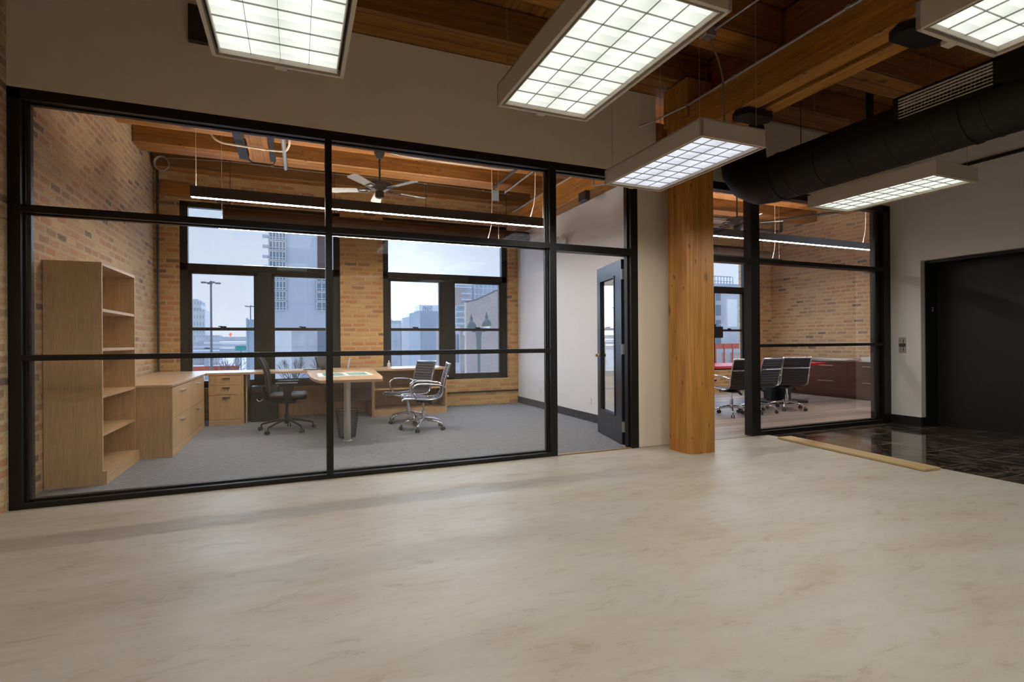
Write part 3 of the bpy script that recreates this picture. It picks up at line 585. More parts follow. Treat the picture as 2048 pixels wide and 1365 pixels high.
for ch in fan2.children:
    if ch.name.startswith('canopy'): ch.location.z += .17
    if ch.name.startswith('downrod'): ch.data = MB().tube([(0, 0, .06), (0, 0, .61)], .013, 12).build('rod_tmp', 'led_body').data
bpy.data.objects.remove(bpy.data.objects['rod_tmp']); tag(fan2, 'dark ceiling fan with silver blades in the conference room', 'ceiling fan')

# ------------------------------------------------------------------ ducts and pipes
def duct(name, pts, r, mat, label, ribs=None, seg=28):
    root = empty(name, pts[0]); root.location = (0, 0, 0); tag(root, label, 'duct')
    MB().tube(pts, r, seg).build('duct_run', mat, root)
    if ribs:
        m = MB()
        P = [Vector(p) for p in pts]
        for i in range(len(P) - 1):
            d = P[i + 1] - P[i]; n = int(d.length / ribs)
            for k in range(1, n + 1):
                c_ = P[i] + d * (k / (n + 1)); t = d.normalized(); m.tube([c_ - t * .004, c_ + t * .004], r + .004, seg, caps=True)
        if m.v: tag(m.build('seams', mat, root), kind='stuff')
    return root
DX, DZ, DR = 4.85, 2.98, .25
p = [(DX, -9.4, DZ), (DX, -.75, DZ), (DX, -.60, DZ + .02), (DX, -.46, DZ + .10), (DX, -.36, DZ + .24), (DX, -.33, DZ + .40), (DX, -.33, 3.62)]
dd = duct('air_duct', p, DR, 'black_duct', 'large round black duct running toward the viewer beneath the timber ceiling', .34)
MB().lathe([(.24, 3.62), (.235, 3.68), (.20, 3.73), (.12, 3.75)], DX, -.33, 28).build('duct_cap', 'black_duct', dd)
for yy in (-.9, -2.6, -4.3): MB().tube([(DX, yy - .01, DZ), (DX, yy + .01, DZ)], DR + .008, 28).build('duct_strap', 'black_duct', dd); MB().tube([(DX + .25, yy, DZ), (DX + .25, yy, 4.2)], .004, 6).build('hanger_rod', 'black_pl', dd)
gr = empty('air_grille', (0, 0, 0)); tag(gr, 'black side grille box with pale slats mounted on the round black duct', 'air grille')
gx = DX - .235
gb = MB(); y0, y1, z0, z1 = -2.89, -2.16, 3.00, 3.215
gb.box(gx - .02, gx + .18, y0, y0 + .055, z0, z1).box(gx - .02, gx + .18, y1 - .045, y1, z0, z1).box(gx - .02, gx + .20, y0, y1, z1 - .018, z1).box(gx - .02, gx + .12, y0, y1, z0, z0 + .022).box(gx + .05, gx + .06, y0, y1, z0, z1); gb.box(gx - .02, gx + .22, -3.05, y0, z0 - .0, z1); gb.build('grille_box', 'black_duct', gr)
sl = MB()
for k in range(7): z = z0 + .034 + k * .0245; sl.box(gx - .026, gx - .010, y0 + .055, y1 - .045, z, z + (.004 if k < 3 else .011))
sl.build('slats', 'fix_paint', gr)
vs = MB()
for k in range(24): y = y0 + .07 + k * .0255; vs.box(gx - .002, gx + .02, y, y + .0022, z0 + .022, z1 - .02)
vs.build('damper_bars', 'fix_paint', gr)
def odu(x0, x1, label, mt='brown_duct'):
    root = duct('air_duct', [(x0, 4.2, 3.19), (x1, 4.2, 3.19)], .135, mt, label, .13)
    MB().lathe([(.13, 0), (.145, .002), (.145, .02), (.13, .022)], 0, 0, 24).xf(Matrix.Translation((x0 - .01, 4.2, 3.19)) @ Matrix.Rotation(R(90), 4, 'Y')).build('duct_cap', mt, root)
    n = 4
    for k in range(n):
        x = x0 + .08 + (x1 - x0 - .5) * k / (n - 1); MB().tube([(x, 4.2, 3.32), (x, 4.2, 4.38)], .005, 6).build('hanger_rod', 'led_body', root)
    for xx in (x0 + .95, x0 + 2.7): MB().box(xx, xx + .55, 4.06, 4.085, 3.10, 3.20).build('side_register', mt, root)
odu(-1.02, 4.10, 'brown spiral duct in front of the office windows'); odu(4.24, 10.62, 'grey spiral duct in front of the conference room windows', 'grey_duct')

def pipe(name, pts, r, mat, label, cat='pipe', fil=.05, clips=(), group=None):
    root = empty(name, (0, 0, 0)); tag(root, label, cat, group)
    MB().tube(fillet(pts, fil) if fil else pts, r, 10).build('run', mat, root)
    for c_ in clips: MB().rbox(c_[0] - .02, c_[0] + .02, c_[1] - .02, c_[1] + .02, c_[2] - .012, c_[2] + .012, .004, 1).build('clip', mat, root)
    return root
q = pipe('conduit_riser', [(-1.985, 4.64, 0.79), (-1.985, 4.64, 3.93)], .018, 'led_body', 'dark vertical conduit in the corner of the office', 'conduit', 0, [(-1.985, 4.66, 3.5), (-1.985, 4.66, 2.2), (-1.985, 4.66, 1.0)])
cl = MB()
for k in range(3): cl.tube([(-1.88 + (.085 + .008 * k) * cos(a), 4.42 - .01 * k, 3.97 + (.10 + .006 * k) * sin(a)) for a in [2 * pi * i / 28 for i in range(28)]], .006, 8, closed=True)
tag(cl.build('cable_coil', 'galv'), 'coil of grey cable hanging in the top corner of the office', 'cable')
pipe('cable_run', [(-1.83, 4.43, 4.07), (-.9, 4.43, 4.12), (.2, 4.43, 4.10), (1.6, 4.43, 4.12), (3.0, 4.43, 4.10), (3.84, 4.43, 4.08)], .005, 'galv', 'thin grey cable stapled along the beam beside the windows', 'cable', .1, [(-.35, 4.44, 4.12), (.9, 4.44, 4.11), (2.2, 4.44, 4.11), (3.3, 4.44, 4.10)])
pipe('conduit', [(1.17, 2.50, 3.915), (1.4, 2.60, 3.912), (2.0, 2.62, 3.912), (3.08, 2.62, 3.912), (3.30, 2.50, 3.905), (3.36, 1.72, 3.905)], .013, 'galv', 'grey conduit leading from the office fan to the right', 'conduit', .12, [(1.75, 2.61, 3.912), (2.85, 2.62, 3.912)])
pipe('conduit', [(3.44, 3.66, 3.87), (3.40, 1.25, 3.87)], .014, 'galv', 'straight grey conduit above the right end of the office pendant', 'conduit', 0, [(3.42, 2.65, 3.87), (3.44, 3.60, 3.88)])
sp = pipe('sprinkler_pipe', [(3.12, 3.37, 3.85), (3.12, 1.3, 3.85)], .024, 'led_body', 'dark pipe with a hanging blue tag in the office', 'pipe', 0)
MB().box(3.09, 3.21, 3.355, 3.36, 3.62, 3.80).build('paper_tag', 'tag_blue', sp); MB().tube([(3.12, 3.37, 3.78), (3.12, 3.37, 3.93)], .012, 8).build('valve', 'led_body', sp)
pipe('sprinkler_pipe', [(-.16, 1.3, 3.86), (-.145, 2.4, 3.86), (-.135, 3.62, 3.86)], .027, 'galv', 'grey sprinkler branch pipe at the top left of the office', 'pipe', 0, [(-.135, 3.63, 3.85)])
pipe('conduit', [(-1.05, 2.84, 4.0), (-.94, 2.83, 3.86), (-.35, 2.86, 3.85), (-.12, 2.85, 3.85), (-.07, 2.60, 3.86), (-.07, 2.2, 3.88)], .014, 'cord', 'bent pale conduit beside the grey branch pipe', 'conduit', .09, [(-.40, 2.86, 3.85)])
tr = empty('cable_tray', (0, 0, 0)); tag(tr, 'black steel hanger frame around planks between two office beams', 'hanger frame')
MB().box(-.74, -.62, 2.30, 3.50, 3.885, 3.895).build('side_strap', 'black_frame', tr); MB().box(-.33, -.26, 2.30, 3.45, 3.885, 3.895).build('side_strap', 'black_frame', tr)
MB().tube(fillet([(-.62, 3.5, 3.89), (-.60, 3.58, 3.88), (-.30, 3.58, 3.88), (-.28, 3.45, 3.89)], .04), .010, 8).build('hook_bar', 'black_frame', tr)
MB().box(-.60, -.34, 2.30, 3.50, 3.895, 3.928).build('plank', 'deck', tr)
pipe('conduit', [(3.855, -.55, 3.72), (3.855, -5.5, 3.72)], .013, 'galv', 'grey conduit running along the girder above the open area', 'conduit', 0, [(3.85, -1.2, 3.72), (3.85, -2.3, 3.72)])
pipe('conduit', [(3.62, -.03, 3.66), (3.70, -.10, 3.68), (3.855, -.53, 3.72)], .011, 'galv', 'short conduit bending down beside the post top', 'conduit', .05)
pipe('conduit', [(3.855, .3, 3.71), (3.855, 4.3, 3.71)], .011, 'galv', 'grey conduit running along the girder above the white office wall', 'conduit', 0, [(3.85, 1.7, 3.71), (3.85, 3.1, 3.71)])
pipe('conduit', [(3.855, 1.35, 3.71), (3.855, 1.38, 3.40), (3.86, 1.05, 3.34), (3.87, .95, 3.34)], .010, 'galv', 'looped conduit hanging on the girder by the office door', 'conduit', .08)
tag(MB().rbox(3.78, 3.868, 1.46, 1.66, 3.22, 3.36, .01, 1).build('motion_sensor', 'black_pl'), 'small black sensor box under the girder above the white office wall', 'sensor')
jb = empty('junction_box', (3.46, -1.27, 3.96)); tag(jb, 'grey junction box with a flexible cord on the open area beam', 'junction box')
MB().rbox(-.06, .06, -.05, .05, 0, .09, .006, 1).build('box', 'galv', jb); MB().tube(fillet([(0, -.02, 0), (-.02, -.2, -.4), (-.35, -.55, -1.235)], .2), .008, 8).build('flexible_cord', 'galv', jb)
pipe('conduit', [(3.50, -1.30, 4.02), (3.55, -2.4, 4.02), (3.55, -5, 4.02)], .012, 'galv', 'grey conduit leading from the junction box toward the viewer', 'conduit', .1)
pipe('drain_pipe', [(5.2, -.90, 4.15), (6.24, -.90, 4.15), (6.24, -.90, 3.55)], .038, 'black_duct', 'black elbow pipe above the round duct', 'pipe', .05)
pipe('conduit', [(8.03, -.82, 3.475), (8.03, -5.0, 3.46)], .022, 'black_duct', 'black conduit running along the pale grey wall above the elevator', 'conduit', 0)
pipe('conduit', [(4.36, -.03, 4.02), (6.9, -.03, 4.02)], .012, 'galv', 'conduit along the top of the header beside the duct', 'conduit', 0, [(4.9, -.03, 4.02), (5.6, -.03, 4.02)])
pipe('wall_conduit', [(.9, 4.675, .255), (4.10, 4.675, .255)], .014, 'led_body', 'dark conduit along the low brick wall under the office window', 'conduit', 0, [(2.75, 4.68, .255), (3.9, 4.68, .255)])
tag(MB().rbox(2.50, 2.62, 4.62, 4.695, .22, .34, .006, 1).build('outlet_box', 'black_pl'), 'black outlet box on the low brick wall behind the chairs', 'outlet')
sk = pipe('sprinkler_pipe', [(5.2, 3.35, 3.74), (9.2, 3.35, 3.74), (10.2, 2.2, 3.80)], .022, 'led_body', 'dark sprinkler pipe crossing the conference room', 'pipe', .1)
pipe('sprinkler_pipe', [(9.0, 3.55, 3.64), (10.05, 3.55, 3.64), (10.05, 3.55, 3.93)], .03, 'led_body', 'dark elbowed pipe near the conference room brick wall', 'pipe', .06)
tag(MB().rbox(-.80, -.66, -.05, -.003, 3.69, 3.99, .004, 1).build('wall_vent', 'led_body'), 'dark rectangular panel on the header behind the leftmost ceiling light', 'panel')
# small wall items
for y, l, nm in ((3.70, 'white wall outlet nearest the windows', 'outlet'), (2.79, 'white wall outlet between the other two on the office wall', 'outlet'), (1.92, 'white wall outlet nearest the open door', 'outlet')):
    r_ = empty('wall_outlet', (XR, y, .25)); tag(r_, l, 'outlet', 'wall outlets on the white office wall')
    MB().rbox(-.008, 0, -.038, .038, 0, .115, .003, 1).build('plate', 'white_pl', r_); MB().box(-.010, -.008, -.017, .017, .018, .048).box(-.010, -.008, -.017, .017, .066, .096).build('socket', 'grey_wall', r_)
em = empty('emergency_light', (XR, 2.70, 2.86)); tag(em, 'small twin-headed emergency light high on the white office wall', 'emergency light')
MB().rbox(-.05, 0, -.10, .10, -.04, .04, .01, 1).build('body', 'white_pl', em)
for s in (-1, 1): MB().lathe([(.03, 0), (.055, .05), (.05, .06)], 0, 0, 16).xf(Matrix.Translation((-.05, s * .09, .04)) @ Matrix.Rotation(R(-70), 4, 'Y')).build('lamp_head', 'white_pl', em)
dp = empty('door_pull', (4.86, .06, 1.25)); tag(dp, 'black block-shaped lock box beside the timber post at the conference room entry', 'door lock')
MB().rbox(-.10, .055, -.03, .03, 0, .14, .006, 1).build('lock_box', 'black_pl', dp); MB().tube([(-.06, 0, .14), (-.06, 0, .17)], .02, 12).build('knob', 'black_pl', dp); dp.location = (4.86, .08, 1.25)
bo = MB(); bo.rbox(-.105, .105, -.86, .86, 0, .022, .003, 1)
tag(bo.build('wooden_board', 'wood_board', None, (5.50, -1.12, .003)), 'pale wooden board lying along the edge of the black tiles', 'board').rotation_euler = (0, 0, R(-5.0))

# ================================================================== OFFICE FURNITURE
CT = .785
bk = empty('bookshelf', (0, 0, 0)); tag(bk, 'tall open light oak bookshelf beside the brick wall', 'bookshelf')
bx0, bx1, by0, by1 = -1.965, -1.56, .585, 1.60
MB().box(bx0, bx1, by0, by0 + .022, 0, 1.935).build('side_panel', 'oak', bk); MB().box(bx0, bx1, by1 - .022, by1, 0, 1.935).build('side_panel', 'oak', bk)
MB().box(bx0, bx1 + .001, by0 + .022, by1 - .022, 1.91, 1.935).build('top_panel', 'oak_y', bk); MB().box(bx0, bx0 + .01, by0 + .022, by1 - .022, 0, 1.91).build('back_panel', 'oak', bk)
for z in (1.52, 1.175, .765, .43): MB().box(bx0 + .01, bx1 - .004, by0 + .022, by1 - .022, z - .013, z + .013).build('shelf', 'oak_y', bk)
MB().box(bx0 + .01, bx1 - .001, by0 + .022, by1 - .022, .09, .115).box(bx1, bx1 + .03, by0 + .003, by1, 0, .115).build('plinth', 'oak_y', bk)
lc = empty('lateral_file_cabinet', (0, 0, 0)); tag(lc, 'low light oak lateral file cabinet with four wide drawers against the brick wall', 'cabinet')
cx0, cx1, cy0, cy1 = -1.99, -1.235, 1.615, 3.70
MB().box(cx0, cx1 - .022, cy0, cy1, 0, CT - .03).build('body', 'oak', lc)
MB().rbox(cx0, cx1 + .004, cy0 - .01, 3.835, CT - .03, CT, .003, 1).build('top', 'oak_x', lc)
MB().box(cx1 - .022, cx1, cy0, cy1, 0, .085).build('plinth', 'oak_y', lc)
for k in range(2):
    for j in range(2):
        a = cy0 + (cy1 - cy0) * k / 2 + .002; b = cy0 + (cy1 - cy0) * (k + 1) / 2 - .002; z0_ = .088 + j * .332; d_ = MB().box(cx1 - .02, cx1, a, b, z0_, z0_ + .328).build('drawer', 'oak', lc)
        m_ = (a + b) / 2; h = MB(); h.box(cx1, cx1 + .028, m_ - .10, m_ + .10, z0_ + .262, z0_ + .272); h.build('handle', 'steel', d_)
ct = empty('counter_desk', (0, 0, 0)); tag(ct, 'long light oak counter with a bow-fronted desk wing standing below the office windows', 'desk')
poly = [(-1.99, 4.64), (-1.99, 3.84), (.16, 3.84), (.143, 3.4), (.15, 2.8), (.165, 2.2), (.195, 1.8), (.25, 1.44), (.945, 1.43), (1.01, 1.8), (1.055, 2.3), (1.085, 2.8), (1.13, 3.3), (1.15, 3.80), (2.42, 3.80), (2.42, 4.64)]
MB().prism(poly[:], CT - .032, CT).build('desktop', 'oak_x', ct)
MB().tube([(.58, 1.83, 0), (.58, 1.83, CT - .032)], .042, 20).build('pedestal_leg', 'steel', ct)
MB().lathe([(.05, 0), (.055, .004), (.05, .012), (.043, .014)], .58, 1.83, 20).build('foot_ring', 'steel', ct)
MB().box(.36, .98, 2.70, 2.72, .40, CT - .034).build('modesty_panel', 'darkpanel', ct)
MB().box(-.70, 1.13, 4.52, 4.54, 0, .50).box(-.72, -.70, 3.95, 4.54, .0, CT - .034).box(1.14, 1.16, 3.83, 4.52, 0, CT - .034).build('kneehole_panel', 'oak', ct)
MB().box(-.70, 1.13, 4.515, 4.518, .50, .61).build('back_rail', 'darkpanel', ct)
sh = MB(); sh.box(1.165, 1.185, 3.83, 4.50, 0, CT - .034).box(2.38, 2.40, 3.83, 4.50, 0, CT - .034).box(1.185, 2.38, 4.48, 4.50, .09, CT - .034).box(1.185, 2.38, 3.84, 4.48, .08, .10).box(1.185, 2.38, 3.84, 4.48, .43, .455).box(1.185, 2.38, 3.83, 3.85, 0, .10); sh.build('open_shelf_unit', 'oak_y', ct)
pd = MB(); pd.box(-1.20, -.74, 3.855, 4.50, 0, CT - .034); pd.build('pedestal_body', 'oak', ct)
for z0_, z1_ in ((.605, .742), (.462, .60), (.095, .457)):
    d_ = MB().box(-1.197, -.742, 3.836, 3.855, z0_, z1_).build('drawer', 'oak', ct)
    MB().box(-1.02, -.92, 3.808, 3.836, z1_ - .047, z1_ - .031).build('handle', 'handle_brown', d_)
MB().box(-1.197, -.742, 3.836, 3.855, 0, .09).build('pedestal_plinth', 'oak_x', ct)
# desk things
plan = empty('printed_plan', (.59, 2.55, CT)); tag(plan, 'large green and white printed sheets lying on the bow-fronted desk', 'papers')
pp = MB(); pp.box(-.33, .10, -.40, .42, .0, .002); pp.box(-.02, .36, -.36, .45, .002, .004).build('sheet', 'paper', plan)
MB().box(-.26, .0, -.28, .30, .0045, .0052).box(.06, .31, -.25, .30, .0045, .0052).build('printed_area', 'green_print', plan)
MB().box(-.12, .22, -.03, .02, .0054, .0060).build('printed_line', 'paper', plan)
ph = empty('desk_phone', (.42, 4.12, CT), R(20)); tag(ph, 'black desk phone on its stand at the back of the desk', 'phone')
m_ = MB(); m_.box(-.09, .09, -.09, .09, 0, .035); m_.build('base', 'black_pl', ph)
m_ = MB(); m_.rbox(-.085, .085, -.012, .012, 0, .19, .006, 2); m_.xf(Matrix.Translation((.0, .02, .03)) @ Matrix.Rotation(R(-25), 4, 'X')); m_.build('face', 'black_pl', ph)
m_ = MB(); m_.tube(fillet([(-.12, -.03, .045), (-.12, -.01, .12), (-.12, .05, .20)], .05), .018, 10); m_.build('handset', 'black_pl', ph)
MB().tube(fillet([(-.12, -.05, .012), (-.22, -.10, .01), (-.28, -.02, .012), (-.36, -.06, .01)], .05), .008, 8).build('coiled_cord', 'black_pl', ph)
cdh = MB(); cdh.rbox(-.008, .008, -.09, .09, 0, .19, .003, 1); cdh.xf(Matrix.Rotation(R(12), 4, 'Y'))
tag(cdh.build('picture_stand', 'steel', None, (.80, 4.22, CT)), 'thin metal picture stand beside the desk phone', 'stand')
bt = empty('pump_bottle', (1.50, 4.36, CT)); tag(bt, 'small white pump bottle standing on the counter below the window', 'bottle')
MB().lathe([(.026, 0), (.028, .01), (.028, .065), (.018, .08), (.010, .085)], seg=18).build('bottle_body', 'white_pl', bt); MB().lathe([(.012, .085), (.013, .115), (.006, .12)], seg=14).build('cap', 'paper', bt)
wb_ = empty('waste_bin', (.60, 2.10, .003)); tag(wb_, 'black wire mesh waste bin under the desk', 'waste bin')
w_ = MB(); w_.tube([(.145 * cos(a), .145 * sin(a), .355) for a in [2 * pi * i / 32 for i in range(32)]], .006, 8, closed=True); w_.build('rim', 'bin_mesh', wb_)
w_ = MB()
for k in range(56):
    for s in (-1, 1):
        pts = []
        for j in range(5): t = j / 4; a = 2 * pi * k / 56 + s * t * .55; r_ = .105 + .04 * t; pts.append((r_ * cos(a), r_ * sin(a), .02 + .333 * t))
        w_.tube(pts, .0011, 4, caps=False)
w_.build('mesh_side', 'bin_mesh', wb_); MB().lathe([(.104, 0), (.106, .022), (.10, .022)], seg=32).build('bin_base', 'bin_mesh', wb_)
tw = empty('computer_tower', (-.44, 4.20, .003)); tag(tw, 'black computer tower on the carpet beneath the counter', 'computer')
MB().rbox(-.22, .17, -.20, .20, 0, .545, .012, 2).build('case', 'black_pl', tw); MB().tube([(-.0 + -.09 + .04 * cos(a), -.203, .36 + .04 * sin(a)) for a in [pi + pi * i / 10 for i in range(11)]], .005, 6).build('badge_ring', 'steel', tw)

# ------------------------------------------------------------------ chairs
def seat_profile():
    pts = [(.295, .433), (.27, .452), (.18, .449), (.05, .438), (-.08, .432), (-.17, .440), (-.225, .470), (-.250, .52), (-.262, .60), (-.285, .70), (-.315, .80), (-.345, .90), (-.350, .915)]
    out = []
    for a, b in zip(pts, pts[1:]):
        for k in range(4): out.append((a[0] + (b[0] - a[0]) * k / 4, a[1] + (b[1] - a[1]) * k / 4))
    out.append(pts[-1]); return out
def ribbed(prof, pitch=.042, amp=.008):
    out = []; d = 0
    dens = []
    for a, b in zip(prof, prof[1:]):
        L_ = math.hypot(b[0] - a[0], b[1] - a[1]); n = max(1, int(L_ / .006))
        for k in range(n): dens.append((a[0] + (b[0] - a[0]) * k / n, a[1] + (b[1] - a[1]) * k / n))
    dens.append(prof[-1])
    for i, p_ in enumerate(dens):
        a = dens[max(i - 1, 0)]; b = dens[min(i + 1, len(dens) - 1)]; t = Vector((b[0] - a[0], b[1] - a[1])).normalized()
        if i: d += math.hypot(p_[0] - dens[i - 1][0], p_[1] - dens[i - 1][1])
        h = amp * sqrt(abs(sin(pi * d / pitch))); out.append((p_[0] + t.y * h, p_[1] - t.x * h))
    return out
def castor_leg(root, a, matleg, rl=.30, hz=.085, mid=.145):
    m = Matrix.Rotation(a, 4, 'Z')
    L_ = MB(); L_.tube([(.015, 0, mid), (.10, 0, mid - .002), (.20, 0, mid - .022), (rl - .01, 0, hz + .01), (rl, 0, hz - .012)], [.022, .019, .015, .013, .012], 10); L_.xf(m); lo = L_.build('leg', matleg, root)
    c_ = MB(); c_.tube([(rl, 0, hz - .01), (rl, 0, hz - .03)], .009, 8)
    for s in (-1, 1): c_.tube([(rl + .012, s * .008, .026), (rl + .012, s * .024, .026)], .026, 16)
    c_.xf(m); c_.build('castor', 'rubber', lo)
def make_chair():
    root = empty('chrome_armchair', (0, 0, 0)); prof = seat_profile(); hw = .225
    k = next(i for i, p_ in enumerate(prof) if p_[1] > .50 and p_[0] < 0)
    MB().sheet([(-q[0], q[1]) for q in []] or ribbed(prof[:k + 1]), -hw, hw, .008, 4).build('seat', 'leather', root)
    MB().sheet(ribbed(prof[k:]), -hw, hw, .008, 4).build('backrest', 'leather', root)
    for s in (-1, 1):
        f = MB(); f.tube([(s * (hw + .008), p_[0], p_[1]) for p_ in prof[::2] + [prof[-1]]], .011, 8); f.sphere((s * (hw + .008), prof[-1][0], prof[-1][1]), .017, 10, 6); f.build('side_rail', 'chrome', root)
        arm = fillet([(s * (hw + .008), .10, .440), (s * (hw + .035), .145, .50), (s * (hw + .045), .16, .60), (s * (hw + .045), .10, .652), (s * (hw + .045), -.08, .650), (s * (hw + .040), -.24, .625), (s * (hw + .008), -.268, .60)], .06)
        MB().tube(arm, .011, 8).build('armrest', 'chrome', root)
    MB().tube([(-hw, .293, .428), (hw, .293, .428)], .013, 8).build('front_bar', 'chrome', root)
    MB().tube([(-hw - .01, prof[-1][0], prof[-1][1]), (hw + .01, prof[-1][0], prof[-1][1])], .013, 8).build('top_bar', 'chrome', root)
    MB().tube(fillet([(-hw, -.31, .745), (-hw + .04, -.33, .742), (hw - .04, -.33, .742), (hw, -.31, .745)], .03), .011, 8).build('back_brace', 'chrome', root)
    u = MB(); u.rbox(-.07, .07, -.12, .10, .375, .405, .008, 1); u.box(-hw, hw, -.02, .02, .405, .425).box(-.02, .02, -.14, .12, .40, .42); u.tube([(-.19, .05, .385), (.0, .05, .385)], .006, 6).tube([(.07, -.05, .39), (.09, -.12, .345)], .018, 10); u.build('tilt_mechanism', 'black_pl', root)
    MB().tube([(0, 0, .11), (0, 0, .26), (0, 0, .262), (0, 0, .38)], [.026, .026, .016, .016], 14).build('gas_column', 'chrome', root)
    for i in range(5): castor_leg(root, R(90 + 72 * i), 'chrome')
    return root
ch0 = make_chair()
cs = [((1.64, 2.28, .003), 170, 'chrome armchair seen side-on with a bright ribbed seat, on the grey carpet', 'chrome armchairs in the office'),
      ((1.58, 3.06, .003), 204, 'chrome armchair with dark ribbed back, behind the side-on one in the office', 'chrome armchairs in the office'),
      ((6.50, 1.50, .003), 84, 'chrome armchair seen from behind, beside the black mullion at the red table', 'chrome armchairs at the red table'),
      ((7.13, 1.60, .003), 93, 'chrome armchair partly hidden by the black mullion at the red table', 'chrome armchairs at the red table'),
      ((7.92, 1.66, .003), 68, 'chrome armchair turned slightly, nearest the dark wood credenza', 'chrome armchairs at the red table'),
      ((7.30, 3.20, .003), -92, 'chrome armchair on the window side of the red table', 'chrome armchairs at the red table')]
for i, (lo, ang, lb, gp) in enumerate(cs):
    o = ch0 if i == 0 else copy_tree(ch0); o.location = lo; o.rotation_euler = (0, 0, R(ang - 90)); tag(o, lb, 'chair', gp)
mc = empty('mesh_task_chair', (-.13, 2.98, .003), R(-2 - 90)); tag(mc, 'black mesh-backed task chair standing by the desk', 'chair')
bp_ = [(-.20, .46), (-.235, .52), (-.245, .60), (-.25, .70), (-.265, .80), (-.295, .90), (-.335, .99), (-.37, 1.045)]
MB().sheet(bp_, -.22, .22, .018, 8, lambda x, t: .55 * x * x * -1).build('mesh_back', 'mesh_fab', mc)
fr = MB()
for s in (-1, 1): fr.tube([(s * .225, p_[0] + .03, p_[1]) for p_ in bp_], .014, 8)
fr.tube([(-.225, bp_[-1][0] + .03, 1.045), (-.1, bp_[-1][0], 1.06), (.1, bp_[-1][0], 1.06), (.225, bp_[-1][0] + .03, 1.045)], .014, 8); fr.tube([(0, -.30, .62), (0, -.25, .45), (0, -.08, .40)], .025, 8); fr.build('back_frame', 'black_pl', mc)
MB().rbox(-.245, .245, -.22, .27, .445, .525, .038, 4).build('seat', 'leather', mc)
for s in (-1, 1):
    a = MB(); a.prism([(-.02, .40), (.06, .40), (.085, .655), (-.035, .655)], s * .265 - .012, s * .265 + .012, 'X'); ao = a.build('armrest', 'black_pl', mc)
    MB().rbox(s * .27 - .045, s * .27 + .045, -.13, .15, .655, .685, .013, 3).build('arm_pad', 'black_pl', ao)
t_ = MB(); t_.rbox(-.12, .12, -.15, .12, .385, .445, .02, 2); t_.box(-.28, .28, .0, .05, .40, .425); t_.build('tilt_mechanism', 'black_pl', mc)
MB().tube([(0, 0, .10), (0, 0, .25), (0, 0, .252), (0, 0, .40)], [.032, .032, .02, .02], 14).build('gas_column', 'black_pl', mc)
for i in range(5): castor_leg(mc, R(90 + 72 * i + 16), 'black_pl', .355, .08, .15)

# ------------------------------------------------------------------ conference furniture
tb = empty('conference_table', (0, 0, 0)); tag(tb, 'long red-topped conference table with a dark pedestal base', 'table')
tp = [(5.2, 2.22), (6.5, 2.10), (7.8, 2.05), (9.0, 2.12), (9.72, 2.26), (9.82, 2.36), (9.82, 2.82), (9.72, 2.90), (8.6, 3.03), (7.6, 3.07), (6.4, 3.0), (5.2, 2.9)]
MB().prism(tp, .725, .765).build('table_top', 'red', tb)
for x in (6.3, 8.75): MB().box(x - .05, x + .05, 2.30, 2.85, .04, .725).box(x - .22, x + .22, 2.52, 2.62, .04, .725).build('pedestal', 'black_pl', tb); MB().rbox(x - .40, x + .40, 2.2, 2.95, .003, .045, .01, 1).build('pedestal_foot', 'black_pl', tb)
cr = empty('credenza', (0, 0, 0)); tag(cr, 'long dark mahogany credenza along the conference room brick wall', 'cabinet')
kx = 10.42
MB().box(kx + .02, 11.02, .35, 4.25, .07, .735).build('body', 'mahog', cr); MB().box(kx + .05, 11.0, .37, 4.23, .003, .07).build('plinth', 'mahog', cr); MB().rbox(kx - .01, 11.03, .33, 4.27, .735, .765, .003, 1).build('top', 'mahog', cr)
for k in range(4):
    for j in range(2):
        a = .36 + k * .972; z0_ = .078 + j * .328; d_ = MB().box(kx, kx + .02, a, a + .966, z0_, z0_ + .324).build('drawer', 'mahog', cr)
        MB().box(kx - .03, kx - .02, a + .30, a + .66, z0_ + .265, z0_ + .275).box(kx - .02, kx, a + .32, a + .33, z0_ + .265, z0_ + .275).box(kx - .02, kx, a + .63, a + .64, z0_ + .265, z0_ + .275).build('handle', 'steel', d_)
for (y, w2_, n, l) in ((2.75, .75, 6, 'loose stack of white papers on the middle of the credenza'), (1.95, .28, 12, 'neat thick stack of white papers on the near end of the credenza')):
    s_ = MB()
    for k in range(n):
        q_ = len(s_.v); s_.box(-.14, .14, -w2_ / 2, w2_ / 2, k * .008, k * .008 + .006); s_.xf(Matrix.Translation((random.uniform(-.02, .02), random.uniform(-.04, .04) * (w2_ / .4), 0)) @ Matrix.Rotation(random.uniform(-.12, .12) * (1 if n < 8 else .1), 4, 'Z'), q_)
    tag(s_.build('paper_stack', 'paper', None, (kx + .22, y, .766)), l, 'papers')

# ================================================================== OUTSIDE
G = -8.0
M['snow'] = plain('snowy_ground', (.60, .61, .63), .9, var=.35, scale=.12)
M['bld_white'] = plain('pale_render', (.85, .86, .87), .8, var=.04, scale=.3)  # building colours from here carry painted distance haze, paler and bluer
M['bld_grey'] = plain('hazed_grey_render', (.58, .61, .65), .8, var=.12, scale=.4)
M['bld_blue'] = plain('hazed_blue_cladding', (.42, .49, .58), .7, var=.1, scale=.3)
M['bld_dark'] = plain('hazed_dark_glazing', (.20, .26, .33), .25)
M['tower_wall'] = mk_building('tower_wall', (.58, .62, .70), (.56, .605, .68), 3, 3, .5, .5)
M['oldtower'] = mk_building('old_tower_wall', (.62, .63, .66), (.40, .43, .48), 1.1, 3.1, .45, .5)
M['brick_far'] = brick('far_brick', 'X', .25, .09, colors=[(0, (.50, .42, .40)), (.3, (.54, .45, .42)), (.6, (.46, .40, .39)), (.85, (.58, .50, .46))], mortar=(.56, .50, .49))
M['pole'] = plain('grey_pole', (.15, .17, .19), .5)
